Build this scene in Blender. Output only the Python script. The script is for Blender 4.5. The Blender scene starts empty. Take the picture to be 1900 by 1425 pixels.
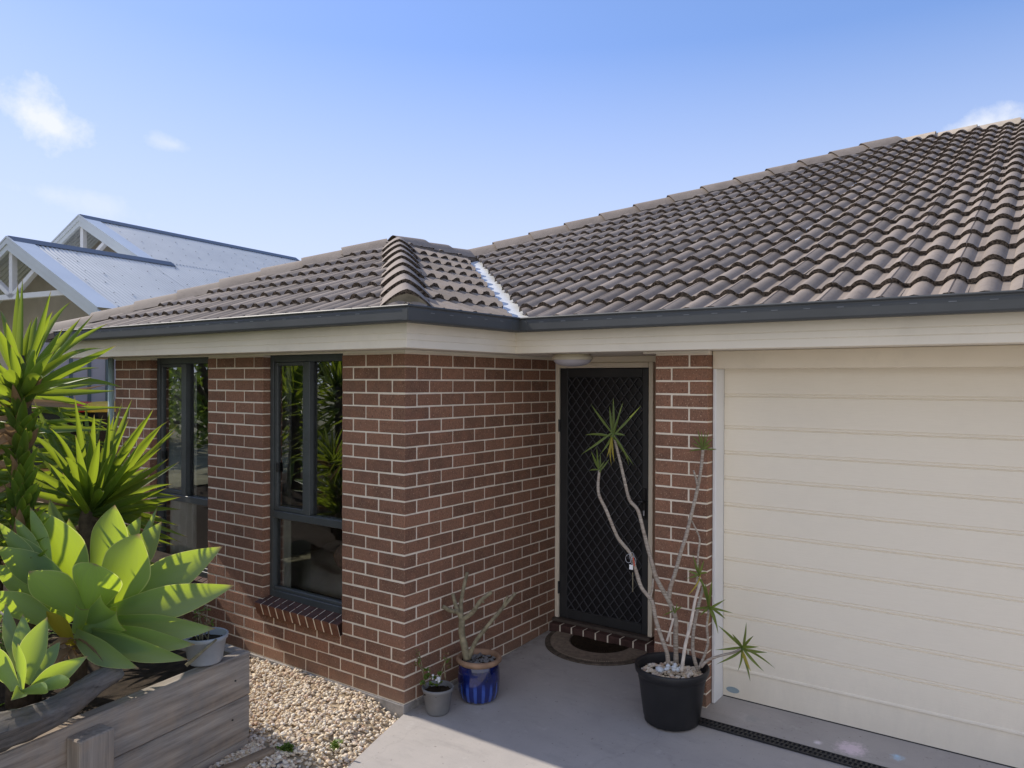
import bpy, math, random
import numpy as np
from mathutils import Vector, Matrix

random.seed(7); rng = np.random.default_rng(7)
S = bpy.context.scene
COL = S.collection
R = math.radians

# ------------------------------------------------------------------ camera
CAM = Vector((3.34677, -3.52414, 2.11636))
RX = Vector((0.814128, 0.580674, 0.003582)); FW = Vector((-0.580661, 0.814135, -0.004166)); UP = Vector((-0.005336, 0.001311, 0.999985))
FPX = 1408.54
cd = bpy.data.cameras.new('camera'); cam = bpy.data.objects.new('camera', cd); COL.objects.link(cam)
cd.sensor_width = 36; cd.lens = FPX/1900*36; cd.clip_end = 2000; cd.clip_start = .05
m = Matrix.Identity(4)
for i in range(3):
    m[i][0] = RX[i]; m[i][1] = UP[i]; m[i][2] = -FW[i]; m[i][3] = CAM[i]
cam.matrix_world = m
S.camera = cam
S.view_settings.view_transform = 'Standard'; S.view_settings.look = 'None'; S.view_settings.exposure = 0
S.cycles.max_bounces = 8; S.cycles.transparent_max_bounces = 16
try: S.cycles.use_denoising = True
except Exception: pass

def at(u, v, f):
    'point of the place seen at photo position (u, v), f metres along the view axis'
    return CAM + FW*f + RX*((u-950)/FPX*f) - UP*((v-712.5)/FPX*f)

# ------------------------------------------------------------------ materials
def new_mat(name):
    mt = bpy.data.materials.new(name); mt.use_nodes = True
    nt = mt.node_tree; nt.nodes.clear()
    o = nt.nodes.new('ShaderNodeOutputMaterial'); return mt, nt, o
class N:
    def __init__(s, nt): s.nt = nt
    def __call__(s, t, **k):
        n = s.nt.nodes.new(t)
        for a, b in k.items():
            if a.startswith('i_'):
                key = a[2:]
                key = int(key) if key.isdigit() else key.replace('_', ' ')
                if hasattr(b, 'bl_idname') or isinstance(b, bpy.types.NodeSocket): s.nt.links.new(b, n.inputs[key])
                else: n.inputs[key].default_value = b
            else: setattr(n, a, b)
        return n
    def link(s, a, b): s.nt.links.new(a, b)
def c4(c): return (c[0], c[1], c[2], 1)
def mixc(n, fac, a, b, mode='MIX'):
    x = n('ShaderNodeMix', data_type='RGBA', blend_type=mode)
    for sock, val in ((x.inputs['Factor'], fac), (x.inputs['A'], a), (x.inputs['B'], b)):
        if isinstance(val, bpy.types.NodeSocket): n.link(val, sock)
        else:
            d = [q for q in x.inputs if q == sock][0]
            d.default_value = val if sock.name == 'Factor' else c4(val)
    # pick the colour sockets explicitly
    return x
def MIX(n, fac, a, b, mode='MIX'):
    x = n.nt.nodes.new('ShaderNodeMix'); x.data_type = 'RGBA'; x.blend_type = mode
    for idx, val in ((0, fac), (6, a), (7, b)):
        if isinstance(val, bpy.types.NodeSocket): n.link(val, x.inputs[idx])
        else: x.inputs[idx].default_value = val if idx == 0 else c4(val)
    return x.outputs[2]
def RAMP(n, fac, p0, p1, c0=(0,0,0), c1=(1,1,1)):
    r = n('ShaderNodeValToRGB'); n.link(fac, r.inputs[0])
    r.color_ramp.elements[0].position = p0; r.color_ramp.elements[1].position = p1
    r.color_ramp.elements[0].color = c4(c0); r.color_ramp.elements[1].color = c4(c1)
    return r.outputs[0]
def NOISE(n, vec, scale, detail=4, rough=.55):
    x = n('ShaderNodeTexNoise'); x.inputs['Scale'].default_value = scale; x.inputs['Detail'].default_value = detail
    x.inputs['Roughness'].default_value = rough
    if vec is not None: n.link(vec, x.inputs['Vector'])
    return x.outputs['Fac']
def MAP(n, vec, scale=(1,1,1), rot=(0,0,0), loc=(0,0,0)):
    x = n('ShaderNodeMapping'); x.inputs['Scale'].default_value = scale; x.inputs['Rotation'].default_value = rot; x.inputs['Location'].default_value = loc
    n.link(vec, x.inputs['Vector']); return x.outputs[0]
def MATH(n, op, a, b=0., clamp=False):
    x = n('ShaderNodeMath', operation=op); x.use_clamp = clamp
    for i, v in ((0, a), (1, b)):
        if isinstance(v, bpy.types.NodeSocket): n.link(v, x.inputs[i])
        else: x.inputs[i].default_value = v
    return x.outputs[0]
def BUMP(n, h, strength=.4, dist=.004):
    b = n('ShaderNodeBump'); b.inputs['Strength'].default_value = strength; b.inputs['Distance'].default_value = dist
    n.link(h, b.inputs['Height']); return b.outputs[0]
def PRIN(n, o, col, rough=.6, normal=None, metallic=0., spec=.4):
    p = n('ShaderNodeBsdfPrincipled')
    if isinstance(col, bpy.types.NodeSocket): n.link(col, p.inputs['Base Color'])
    else: p.inputs['Base Color'].default_value = c4(col)
    if isinstance(rough, bpy.types.NodeSocket): n.link(rough, p.inputs['Roughness'])
    else: p.inputs['Roughness'].default_value = rough
    p.inputs['Metallic'].default_value = metallic
    p.inputs['Specular IOR Level'].default_value = spec
    if normal is not None: n.link(normal, p.inputs['Normal'])
    n.link(p.outputs[0], o.inputs[0]); return p
def ATTR(n, name='rnd'):
    return n('ShaderNodeAttribute', attribute_name=name).outputs['Fac']
def POS(n): return n('ShaderNodeNewGeometry').outputs['Position']
def OBJ(n): return n('ShaderNodeTexCoord').outputs['Object']

MT = {}
def simple(name, col, rough=.5, var=.12, scale=6, bump=0., bscale=60, metallic=0., spec=.4, coord='pos', dirt=0.):
    mt, nt, o = new_mat(name); n = N(nt)
    v = POS(n) if coord == 'pos' else OBJ(n)
    f = NOISE(n, v, scale, 5)
    lo = tuple(x*(1-var) for x in col); hi = tuple(min(1, x*(1+var)) for x in col)
    c = MIX(n, RAMP(n, f, .3, .7), lo, hi)
    if dirt:
        d = RAMP(n, NOISE(n, v, 2.3, 8, .7), .52, .72)
        c = MIX(n, MATH(n, 'MULTIPLY', d, dirt), c, tuple(x*.45 for x in col))
    nm = BUMP(n, NOISE(n, v, bscale, 3), bump, .003) if bump else None
    rr = n('ShaderNodeMapRange'); n.link(f, rr.inputs[0]); rr.inputs[3].default_value = rough*.85; rr.inputs[4].default_value = min(1, rough*1.15)
    PRIN(n, o, c, rr.outputs[0], nm, metallic, spec)
    MT[name] = mt; return mt

def make_brick():
    mt, nt, o = new_mat('brick'); n = N(nt); P = POS(n); r = ATTR(n)
    c = MIX(n, r, (.255, .142, .095), (.40, .212, .136))
    streak = NOISE(n, MAP(n, P, (40, 40, 9)), 5, 5, .7)
    c = MIX(n, RAMP(n, streak, .30, .72), MIX(n, 1., c, (.48, .46, .48), 'MULTIPLY'), c)
    blot = NOISE(n, P, 11, 4)
    c = MIX(n, MATH(n, 'MULTIPLY', RAMP(n, blot, .45, .72), .45), c, (.36, .17, .105))
    sp = NOISE(n, P, 120, 3)
    c = MIX(n, MATH(n, 'MULTIPLY', RAMP(n, sp, .62, .68), .7), c, (.62, .44, .30))
    sp2 = NOISE(n, MAP(n, P, loc=(3, 1, 7)), 95, 3)
    c = MIX(n, MATH(n, 'MULTIPLY', RAMP(n, sp2, .60, .67), .8), c, (.085, .05, .04))
    szz = n('ShaderNodeSeparateXYZ'); n.link(P, szz.inputs[0])
    low = MATH(n, 'MULTIPLY', RAMP(n, MATH(n, 'ADD', szz.outputs[2], MATH(n, 'MULTIPLY', NOISE(n, P, 5, 5, .7), .25)), .16, .36, (1, 1, 1), (0, 0, 0)), .35)
    c = MIX(n, low, c, (.34, .25, .18))
    h = MATH(n, 'ADD', NOISE(n, MAP(n, P, (60, 60, 14)), 5, 4, .7), MATH(n, 'MULTIPLY', sp, .5))
    PRIN(n, o, c, .85, BUMP(n, h, .55, .004), 0, .25); MT['brick'] = mt
make_brick()
def make_mortar():
    mt, nt, o = new_mat('mortar'); n = N(nt); P = POS(n)
    f = NOISE(n, P, 9, 6, .7)
    c = MIX(n, RAMP(n, f, .3, .75), (.74, .64, .51), (.92, .83, .70))
    PRIN(n, o, c, .95, BUMP(n, NOISE(n, P, 130, 4), .6, .003), 0, .1); MT['mortar'] = mt
make_mortar()
def make_tile():
    mt, nt, o = new_mat('roof_tile'); n = N(nt); P = POS(n); r = ATTR(n)
    c = MIX(n, r, (.215, .178, .146), (.30, .249, .206))
    c = MIX(n, MATH(n, 'MULTIPLY', RAMP(n, NOISE(n, P, 5, 7, .7), .4, .75), .55), c, (.36, .30, .25))
    c = MIX(n, MATH(n, 'MULTIPLY', RAMP(n, NOISE(n, P, 24, 6, .75), .55, .75), .6), c, (.125, .096, .078))
    c = MIX(n, MATH(n, 'MULTIPLY', RAMP(n, NOISE(n, MAP(n, P, (3.5, .5, .5)), 1.1, 6, .7), .45, .70), .45), c, (.15, .118, .096))
    lich = RAMP(n, NOISE(n, P, 90, 3), .70, .76)
    c = MIX(n, MATH(n, 'MULTIPLY', lich, .5), c, (.42, .40, .34))
    PRIN(n, o, c, .8, BUMP(n, NOISE(n, P, 160, 4), .5, .003), 0, .3); MT['roof_tile'] = mt
    mt, nt, o = new_mat('tile_edge'); n = N(nt); P = POS(n)
    c = MIX(n, RAMP(n, NOISE(n, P, 75, 6, .85), .42, .62), (.016, .013, .011), (.21, .17, .14))
    PRIN(n, o, c, .95, BUMP(n, NOISE(n, P, 120, 4), .8, .006), 0, .1); MT['tile_edge'] = mt
make_tile()
simple('shaded_hip_mortar', (.15, .125, .105), .95, .3, 12, .6, 90, spec=.1)  # bedding along the hips, shade of the unlit flank put into the colour
simple('shaded_plug_mortar', (.20, .17, .12), .95, .3, 12, .6, 90, spec=.1)  # mortar at the hip foot, darkened in the colour for shade
simple('ridge_tan', (.44, .375, .30), .9, .2, 9, .5, 90, spec=.1)
simple('bedding_mortar', (.50, .43, .31), .95, .25, 12, .6, 90, spec=.1)
simple('cream_paint', (.83, .73, .58), .45, .04, 2, 0, dirt=.22)
simple('fascia_paint', (.84, .76, .63), .45, .05, 2, 0, dirt=.15)
simple('white_frame', (.82, .82, .82), .4, .04, 3)
simple('soffit_paint', (.76, .70, .60), .6, .04, 2)
simple('gutter_steel', (.062, .066, .068), .55, .15, 3, 0, spec=.5, dirt=.2)
simple('slot_grey', (.17, .18, .19), .5, .3, 12)
simple('dark_aluminium', (.068, .076, .078), .4, .15, 5, spec=.5)
simple('door_metal', (.034, .035, .037), .4, .15, 5, spec=.5)
simple('grille_metal', (.085, .088, .097), .45, .1, 5)
simple('black_metal', (.012, .012, .014), .35, .2, 5, spec=.5)
simple('zinc_flashing', (.62, .65, .68), .45, .1, 6, metallic=.0, spec=.6)
def make_door_panel():
    mt, nt, o = new_mat('garage_panel'); n = N(nt); P = POS(n)
    g = NOISE(n, MAP(n, P, (3, 3, 160)), 4, 4, .6)
    c = MIX(n, RAMP(n, g, .35, .65), (.855, .775, .64), (.89, .81, .675))
    c = MIX(n, MATH(n, 'MULTIPLY', RAMP(n, NOISE(n, P, 1.7, 6, .7), .5, .8), .25), c, (.72, .66, .57))
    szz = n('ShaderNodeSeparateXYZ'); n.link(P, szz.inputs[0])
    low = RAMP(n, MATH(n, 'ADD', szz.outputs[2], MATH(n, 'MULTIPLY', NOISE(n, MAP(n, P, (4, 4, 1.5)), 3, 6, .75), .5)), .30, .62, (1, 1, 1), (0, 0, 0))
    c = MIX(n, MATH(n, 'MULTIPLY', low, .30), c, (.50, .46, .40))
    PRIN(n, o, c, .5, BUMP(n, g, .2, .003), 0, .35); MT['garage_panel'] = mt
make_door_panel()
def make_concrete():
    mt, nt, o = new_mat('concrete'); n = N(nt); P = POS(n)
    c = MIX(n, RAMP(n, NOISE(n, P, 1.3, 9, .68), .3, .72), (.36, .335, .32), (.46, .425, .40))
    c = MIX(n, MATH(n, 'MULTIPLY', RAMP(n, NOISE(n, MAP(n, P, (1, 3, 1), (0, 0, .5)), 2.2, 9, .72), .52, .68), .55), c, (.31, .29, .275))
    c = MIX(n, MATH(n, 'MULTIPLY', RAMP(n, NOISE(n, MAP(n, P, loc=(5, 2, 0)), 5, 8, .8), .58, .70), .4), c, (.58, .56, .54))
    c = MIX(n, MATH(n, 'MULTIPLY', RAMP(n, NOISE(n, P, 120, 2), .66, .72), .5), c, (.26, .245, .23))
    # grime along the wall, the step and the garage threshold; hairline cracks
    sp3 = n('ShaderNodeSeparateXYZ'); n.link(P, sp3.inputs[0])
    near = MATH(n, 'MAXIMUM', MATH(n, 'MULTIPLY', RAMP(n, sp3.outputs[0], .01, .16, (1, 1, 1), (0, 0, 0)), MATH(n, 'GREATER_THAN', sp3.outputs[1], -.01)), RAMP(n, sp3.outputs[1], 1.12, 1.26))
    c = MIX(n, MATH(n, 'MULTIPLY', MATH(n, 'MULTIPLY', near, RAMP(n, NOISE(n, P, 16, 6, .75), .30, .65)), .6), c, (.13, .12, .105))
    wv = n('ShaderNodeVectorMath', operation='MULTIPLY_ADD'); nzc = n('ShaderNodeTexNoise'); nzc.inputs['Scale'].default_value = 3.5; nzc.inputs['Detail'].default_value = 5; n.link(P, nzc.inputs['Vector'])
    n.link(nzc.outputs['Color'], wv.inputs[0]); wv.inputs[1].default_value = (.35, .35, 0); n.link(P, wv.inputs[2])
    vo = n('ShaderNodeTexVoronoi', feature='DISTANCE_TO_EDGE'); vo.inputs['Scale'].default_value = .55; n.link(wv.outputs[0], vo.inputs['Vector'])
    c = MIX(n, MATH(n, 'MULTIPLY', RAMP(n, vo.outputs['Distance'], .0010, .0026, (1, 1, 1), (0, 0, 0)), .12), c, (.16, .15, .14))
    c = MIX(n, MATH(n, 'MULTIPLY', RAMP(n, NOISE(n, MAP(n, P, loc=(2, 9, 0)), 42, 3), .68, .72), .6), c, (.17, .155, .14))
    # chalk dust smears in front of the garage door
    for (x, y, rad, colr, th) in ((2.43, 1.06, .17, (.80, .66, .72), .50), (2.26, 1.03, .06, (.8, .74, .78), .55), (2.66, 1.10, .09, (.45, .66, .85), .56), (1.86, 1.10, .10, (.36, .35, .34), .5)):
        d = n('ShaderNodeVectorMath', operation='DISTANCE'); n.link(P, d.inputs[0]); d.inputs[1].default_value = (x, y, .05)
        fall = MATH(n, 'SUBTRACT', 1., MATH(n, 'DIVIDE', d.outputs['Value'], rad), True)
        k = MATH(n, 'ADD', MATH(n, 'MULTIPLY', fall, .55), MATH(n, 'MULTIPLY', NOISE(n, P, 38, 6, .8), .6))
        k = MATH(n, 'MULTIPLY', RAMP(n, k, th+.04, th+.24), MATH(n, 'GREATER_THAN', fall, .001))
        c = MIX(n, MATH(n, 'MULTIPLY', k, .8), c, colr)
    PRIN(n, o, c, .75, BUMP(n, NOISE(n, P, 70, 6, .7), .25, .003), 0, .3); MT['concrete'] = mt
make_concrete()
def make_gravel():
    mt, nt, o = new_mat('pebble'); n = N(nt); P = POS(n); r = ATTR(n)
    rp = n('ShaderNodeValToRGB'); n.link(r, rp.inputs[0]); cr = rp.color_ramp
    cols = [(0, (.70, .56, .38)), (.2, (.82, .71, .54)), (.4, (.66, .50, .33)), (.6, (.86, .78, .64)), (.78, (.74, .64, .52)), (.9, (.52, .34, .22)), (1, (.88, .84, .77))]
    cr.elements[0].color = c4(cols[0][1]); cr.elements[1].color = c4(cols[-1][1])
    for p, c in cols[1:-1]:
        e = cr.elements.new(p); e.color = c4(c)
    c = MIX(n, MATH(n, 'MULTIPLY', RAMP(n, NOISE(n, P, 90, 3), .4, .7), .3), rp.outputs[0], (.36, .30, .25))
    PRIN(n, o, c, .7, BUMP(n, NOISE(n, P, 200, 2), .2, .002), 0, .3); MT['pebble'] = mt
make_gravel()
simple('gravel_base', (.42, .34, .24), .95, .4, 30, .8, 60, spec=.1)
simple('soil', (.038, .028, .020), .95, .5, 18, 1., 50, spec=.1)
simple('lawn', (.26, .25, .16), .95, .4, 3, .5, 40, spec=.1)
def make_wood(name, a, b, scale, crack=.5):
    mt, nt, o = new_mat(name); n = N(nt); v = OBJ(n)
    w = NOISE(n, MAP(n, v, scale), 3.2, 7, .68)
    ring = n('ShaderNodeTexWave', wave_type='BANDS', bands_direction='Z'); n.link(MAP(n, v, (scale[0]*.35, scale[1]*.35, scale[2]*.35)), ring.inputs['Vector'])
    ring.inputs['Scale'].default_value = 1.1; ring.inputs['Distortion'].default_value = 5; ring.inputs['Detail'].default_value = 3; ring.inputs['Detail Scale'].default_value = 1.4
    c = MIX(n, RAMP(n, w, .28, .74), a, b)
    c = MIX(n, MATH(n, 'MULTIPLY', ring.outputs['Fac'], .22), c, tuple(x*.5 for x in a))
    c = MIX(n, MATH(n, 'MULTIPLY', RAMP(n, NOISE(n, v, 3.2, 6, .7), .45, .75), .5), c, (b[0]*.95, b[1]*.75, b[2]*.55))
    c = MIX(n, MATH(n, 'MULTIPLY', RAMP(n, NOISE(n, MAP(n, v, tuple(x*1.6 for x in scale), loc=(4, 2, 1)), 4, 5, .7), .62, .72), crack), c, (.03, .024, .02))
    knot = n('ShaderNodeTexVoronoi', feature='F1'); n.link(MAP(n, v, (scale[0]*.25+1.2, scale[1]*.1+1.6, 3.2)), knot.inputs['Vector']); knot.inputs['Scale'].default_value = 1.3
    c = MIX(n, MATH(n, 'MULTIPLY', RAMP(n, knot.outputs['Distance'], .03, .10, (1,1,1), (0,0,0)), .75), c, (.05, .035, .027))
    PRIN(n, o, c, .85, BUMP(n, w, .5, .006), 0, .2); MT[name] = mt
make_wood('weathered_sleeper', (.15, .128, .11), (.56, .495, .42), (9, .55, 9))
make_wood('post_timber', (.22, .185, .155), (.50, .43, .355), (13, 13, .5), .25)
make_wood('driftwood', (.05, .045, .042), (.24, .22, .20), (12, .7, 12), .8)
make_wood('old_timber', (.17, .12, .08), (.42, .33, .24), (10, .7, 10), .6)
def make_leaf(name, top, back, trans, edge=None, tmix=.45, rough=.4, tipcol=None):
    mt, nt, o = new_mat(name); n = N(nt); P = POS(n); r = ATTR(n); e = ATTR(n, 'edge'); t = ATTR(n, 'along')
    c = MIX(n, r, tuple(x*.75 for x in top), tuple(x*1.2 for x in top))
    cv = n('ShaderNodeCombineXYZ'); n.link(MATH(n, 'MULTIPLY', ATTR(n, 'across'), 9.), cv.inputs[0]); n.link(MATH(n, 'MULTIPLY', t, 1.3), cv.inputs[1]); n.link(MATH(n, 'MULTIPLY', r, 40.), cv.inputs[2])
    streak = NOISE(n, cv.outputs[0], 1.6, 5, .7)
    c = MIX(n, MATH(n, 'MULTIPLY', RAMP(n, streak, .35, .7), .6), c, back)
    blem = NOISE(n, P, 34, 5, .75)
    c = MIX(n, MATH(n, 'MULTIPLY', RAMP(n, blem, .66, .74), .5), c, (.20, .15, .07)); tc = MIX(n, r, tuple(x*.85 for x in trans), trans)
    tc = MIX(n, MATH(n, 'MULTIPLY', RAMP(n, streak, .35, .7), .45), tc, tuple(x*.62 for x in trans))
    if edge:
        k = RAMP(n, e, .95, 1.0); c = MIX(n, k, c, edge); tc = MIX(n, k, tc, edge)
    if tipcol:
        k = RAMP(n, t, .93, .99); c = MIX(n, k, c, tipcol); tc = MIX(n, k, tc, tipcol)
    p = n('ShaderNodeBsdfPrincipled'); n.link(c, p.inputs['Base Color']); p.inputs['Roughness'].default_value = rough; p.inputs['Specular IOR Level'].default_value = .45
    n.link(BUMP(n, NOISE(n, P, 60, 3), .12, .003), p.inputs['Normal'])
    tr = n('ShaderNodeBsdfTranslucent'); n.link(tc, tr.inputs[0])
    mx = n('ShaderNodeMixShader'); mx.inputs[0].default_value = tmix; n.link(p.outputs[0], mx.inputs[1]); n.link(tr.outputs[0], mx.inputs[2])
    n.link(mx.outputs[0], o.inputs[0]); MT[name] = mt
make_leaf('yucca_leaf', (.050, .105, .022), (.09, .16, .03), (.46, .58, .035), (.42, .46, .10), .42, .38, (.35, .22, .10))
make_leaf('agave_leaf', (.20, .315, .165), (.28, .39, .24), (.58, .74, .03), (.74, .76, .28), .52, .5, (.35, .24, .14))
make_leaf('yellow_leaf', (.42, .34, .04), (.30, .26, .04), (.6, .5, .05), None, .35, .5)
make_leaf('dead_leaf', (.30, .19, .10), (.20, .13, .08), (.4, .25, .12), None, .25, .7)
make_leaf('strap_leaf', (.10, .16, .035), (.16, .20, .05), (.40, .46, .06), (.22, .16, .06), .35, .42)
make_leaf('small_leaf', (.10, .18, .03), (.16, .22, .04), (.35, .5, .05), None, .35, .5)
simple('yucca_trunk', (.085, .065, .045), .95, .45, 22, 1., 40, spec=.1)
def make_stem():
    mt, nt, o = new_mat('stem_bark'); n = N(nt); P = POS(n)
    ring = NOISE(n, MAP(n, P, (8, 8, 90)), 2, 4, .7)
    c = MIX(n, RAMP(n, ring, .35, .65), (.22, .18, .15), (.50, .44, .37))
    c = MIX(n, MATH(n, 'MULTIPLY', RAMP(n, NOISE(n, P, 14, 4), .5, .7), .4), c, (.34, .24, .18))
    PRIN(n, o, c, .85, BUMP(n, ring, .5, .003), 0, .2); MT['stem_bark'] = mt
make_stem()
simple('pale_bark', (.60, .53, .46), .8, .2, 30, .4, 80, spec=.2)
simple('frangipani_bark', (.23, .20, .13), .8, .4, 26, .6, 60, spec=.2)
simple('black_plastic', (.018, .018, .020), .45, .25, 8, .1, 40, spec=.4)
simple('grey_plastic', (.20, .20, .205), .6, .15, 8, .2, 60, spec=.3)
simple('pale_plastic', (.34, .36, .39), .5, .15, 8, .1, 60, spec=.35)
simple('terracotta', (.30, .19, .125), .8, .25, 14, .4, 80, spec=.2)
def make_glaze():
    mt, nt, o = new_mat('blue_glaze'); n = N(nt); v = OBJ(n)
    sx = n('ShaderNodeSeparateXYZ'); n.link(v, sx.inputs[0])
    ang = MATH(n, 'ARCTAN2', sx.outputs[1], sx.outputs[0])
    w = MATH(n, 'SINE', MATH(n, 'MULTIPLY', ang, 16))
    w = MATH(n, 'ADD', w, MATH(n, 'MULTIPLY', NOISE(n, v, 9, 3), .9))
    low = RAMP(n, MATH(n, 'ADD', sx.outputs[2], MATH(n, 'MULTIPLY', NOISE(n, v, 30, 2), .05)), .12, .16, (1,1,1), (0,0,0))
    k = MATH(n, 'MULTIPLY', RAMP(n, w, .72, 1.05), low)
    c = MIX(n, RAMP(n, NOISE(n, v, 8, 4), .35, .7), (.004, .008, .05), (.008, .020, .17))
    c = MIX(n, MATH(n, 'MULTIPLY', k, .8), c, (.05, .11, .46))
    p = PRIN(n, o, c, .08, None, 0, .6); p.inputs['Coat Weight'].default_value = .6; p.inputs['Coat Roughness'].default_value = .05
    MT['blue_glaze'] = mt
make_glaze()
def make_glass():
    mt, nt, o = new_mat('window_glass'); n = N(nt)
    fr = n('ShaderNodeFresnel'); fr.inputs[0].default_value = 1.75
    a = n('ShaderNodeBsdfTransparent'); a.inputs[0].default_value = (.95, .97, .97, 1)
    g = n('ShaderNodeBsdfGlossy'); g.inputs['Roughness'].default_value = .0; g.inputs[0].default_value = (.95, .97, 1, 1)
    mx = n('ShaderNodeMixShader'); n.link(MATH(n, 'MULTIPLY', fr.outputs[0], 2.4, True), mx.inputs[0]); n.link(a.outputs[0], mx.inputs[1]); n.link(g.outputs[0], mx.inputs[2])
    n.link(mx.outputs[0], o.inputs[0]); MT['window_glass'] = mt
    mt, nt, o = new_mat('fly_screen'); n = N(nt)
    a = n('ShaderNodeBsdfTransparent'); d = n('ShaderNodeBsdfDiffuse'); d.inputs[0].default_value = (.02, .02, .022, 1)
    mx = n('ShaderNodeMixShader'); mx.inputs[0].default_value = .55; n.link(a.outputs[0], mx.inputs[1]); n.link(d.outputs[0], mx.inputs[2])
    n.link(mx.outputs[0], o.inputs[0]); MT['fly_screen'] = mt
make_glass()
simple('room_wall', (.74, .72, .70), .9, .05)
simple('curtain', (.92, .90, .88), .9, .08, 8)
simple('bed_linen', (.85, .80, .82), .9, .15, 6, .5, 14)
simple('pillow_cloth', (.50, .33, .28), .9, .35, 22, .5, 20)
simple('bed_base', (.03, .03, .035), .9, .2)
simple('lamp_cream', (.72, .66, .52), .35, .03)
simple('lamp_diffuser', (.62, .60, .66), .3, .03)
def make_mat_fibre():
    mt, nt, o = new_mat('rubber_mat'); n = N(nt); v = OBJ(n)
    c = MIX(n, RAMP(n, NOISE(n, v, 30, 5), .3, .7), (.055, .045, .035), (.15, .12, .095))
    PRIN(n, o, c, .9, BUMP(n, NOISE(n, v, 120, 3), .5, .003), 0, .2); MT['rubber_mat'] = mt
make_mat_fibre()
simple('mat_dark', (.030, .021, .014), .95, .4, 40, .6, 100, spec=.1)
simple('mat_ridge', (.23, .18, .14), .85, .25, 30, .3, 80, spec=.2)
simple('corrugated_steel', (.48, .51, .535), .45, .05, 2, spec=.5)
simple('barge_steel', (.55, .59, .62), .4, .05, 2, spec=.5)
simple('ridge_steel', (.06, .075, .10), .4, .1, 2, spec=.5)
simple('white_timber', (.72, .72, .74), .5, .04)
simple('gable_cladding', (.40, .36, .31), .8, .08)
simple('neighbour_wall', (.30, .285, .265), .8, .08)
simple('fence_steel', (.36, .38, .42), .5, .05, 1, spec=.4)
simple('downpipe_steel', (.26, .36, .37), .5, .05)
simple('fence_rib', (.09, .14, .155), .5, .05)
simple('bin_body', (.012, .014, .014), .5, .2)
simple('bin_red', (.48, .018, .025), .45, .1)
simple('bin_yellow', (.62, .40, .015), .45, .1)
simple('white_shell', (.74, .66, .58), .5, .1, 30)
simple('white_chip', (.62, .65, .68), .6, .1)
simple('red_plastic', (.50, .06, .03), .4, .1)
simple('steel_wire', (.60, .62, .66), .3, .1, metallic=.6)
simple('badge', (.30, .38, .42), .4, .1)
simple('brick_sill', (.082, .046, .04), .8, .3, 20, .5, 70, spec=.2)
simple('brick_sill_face', (.17, .078, .05), .85, .3, 20, .5, 70, spec=.2)
simple('step_cap', (.085, .066, .055), .7, .3, 12, .3, 60)

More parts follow.
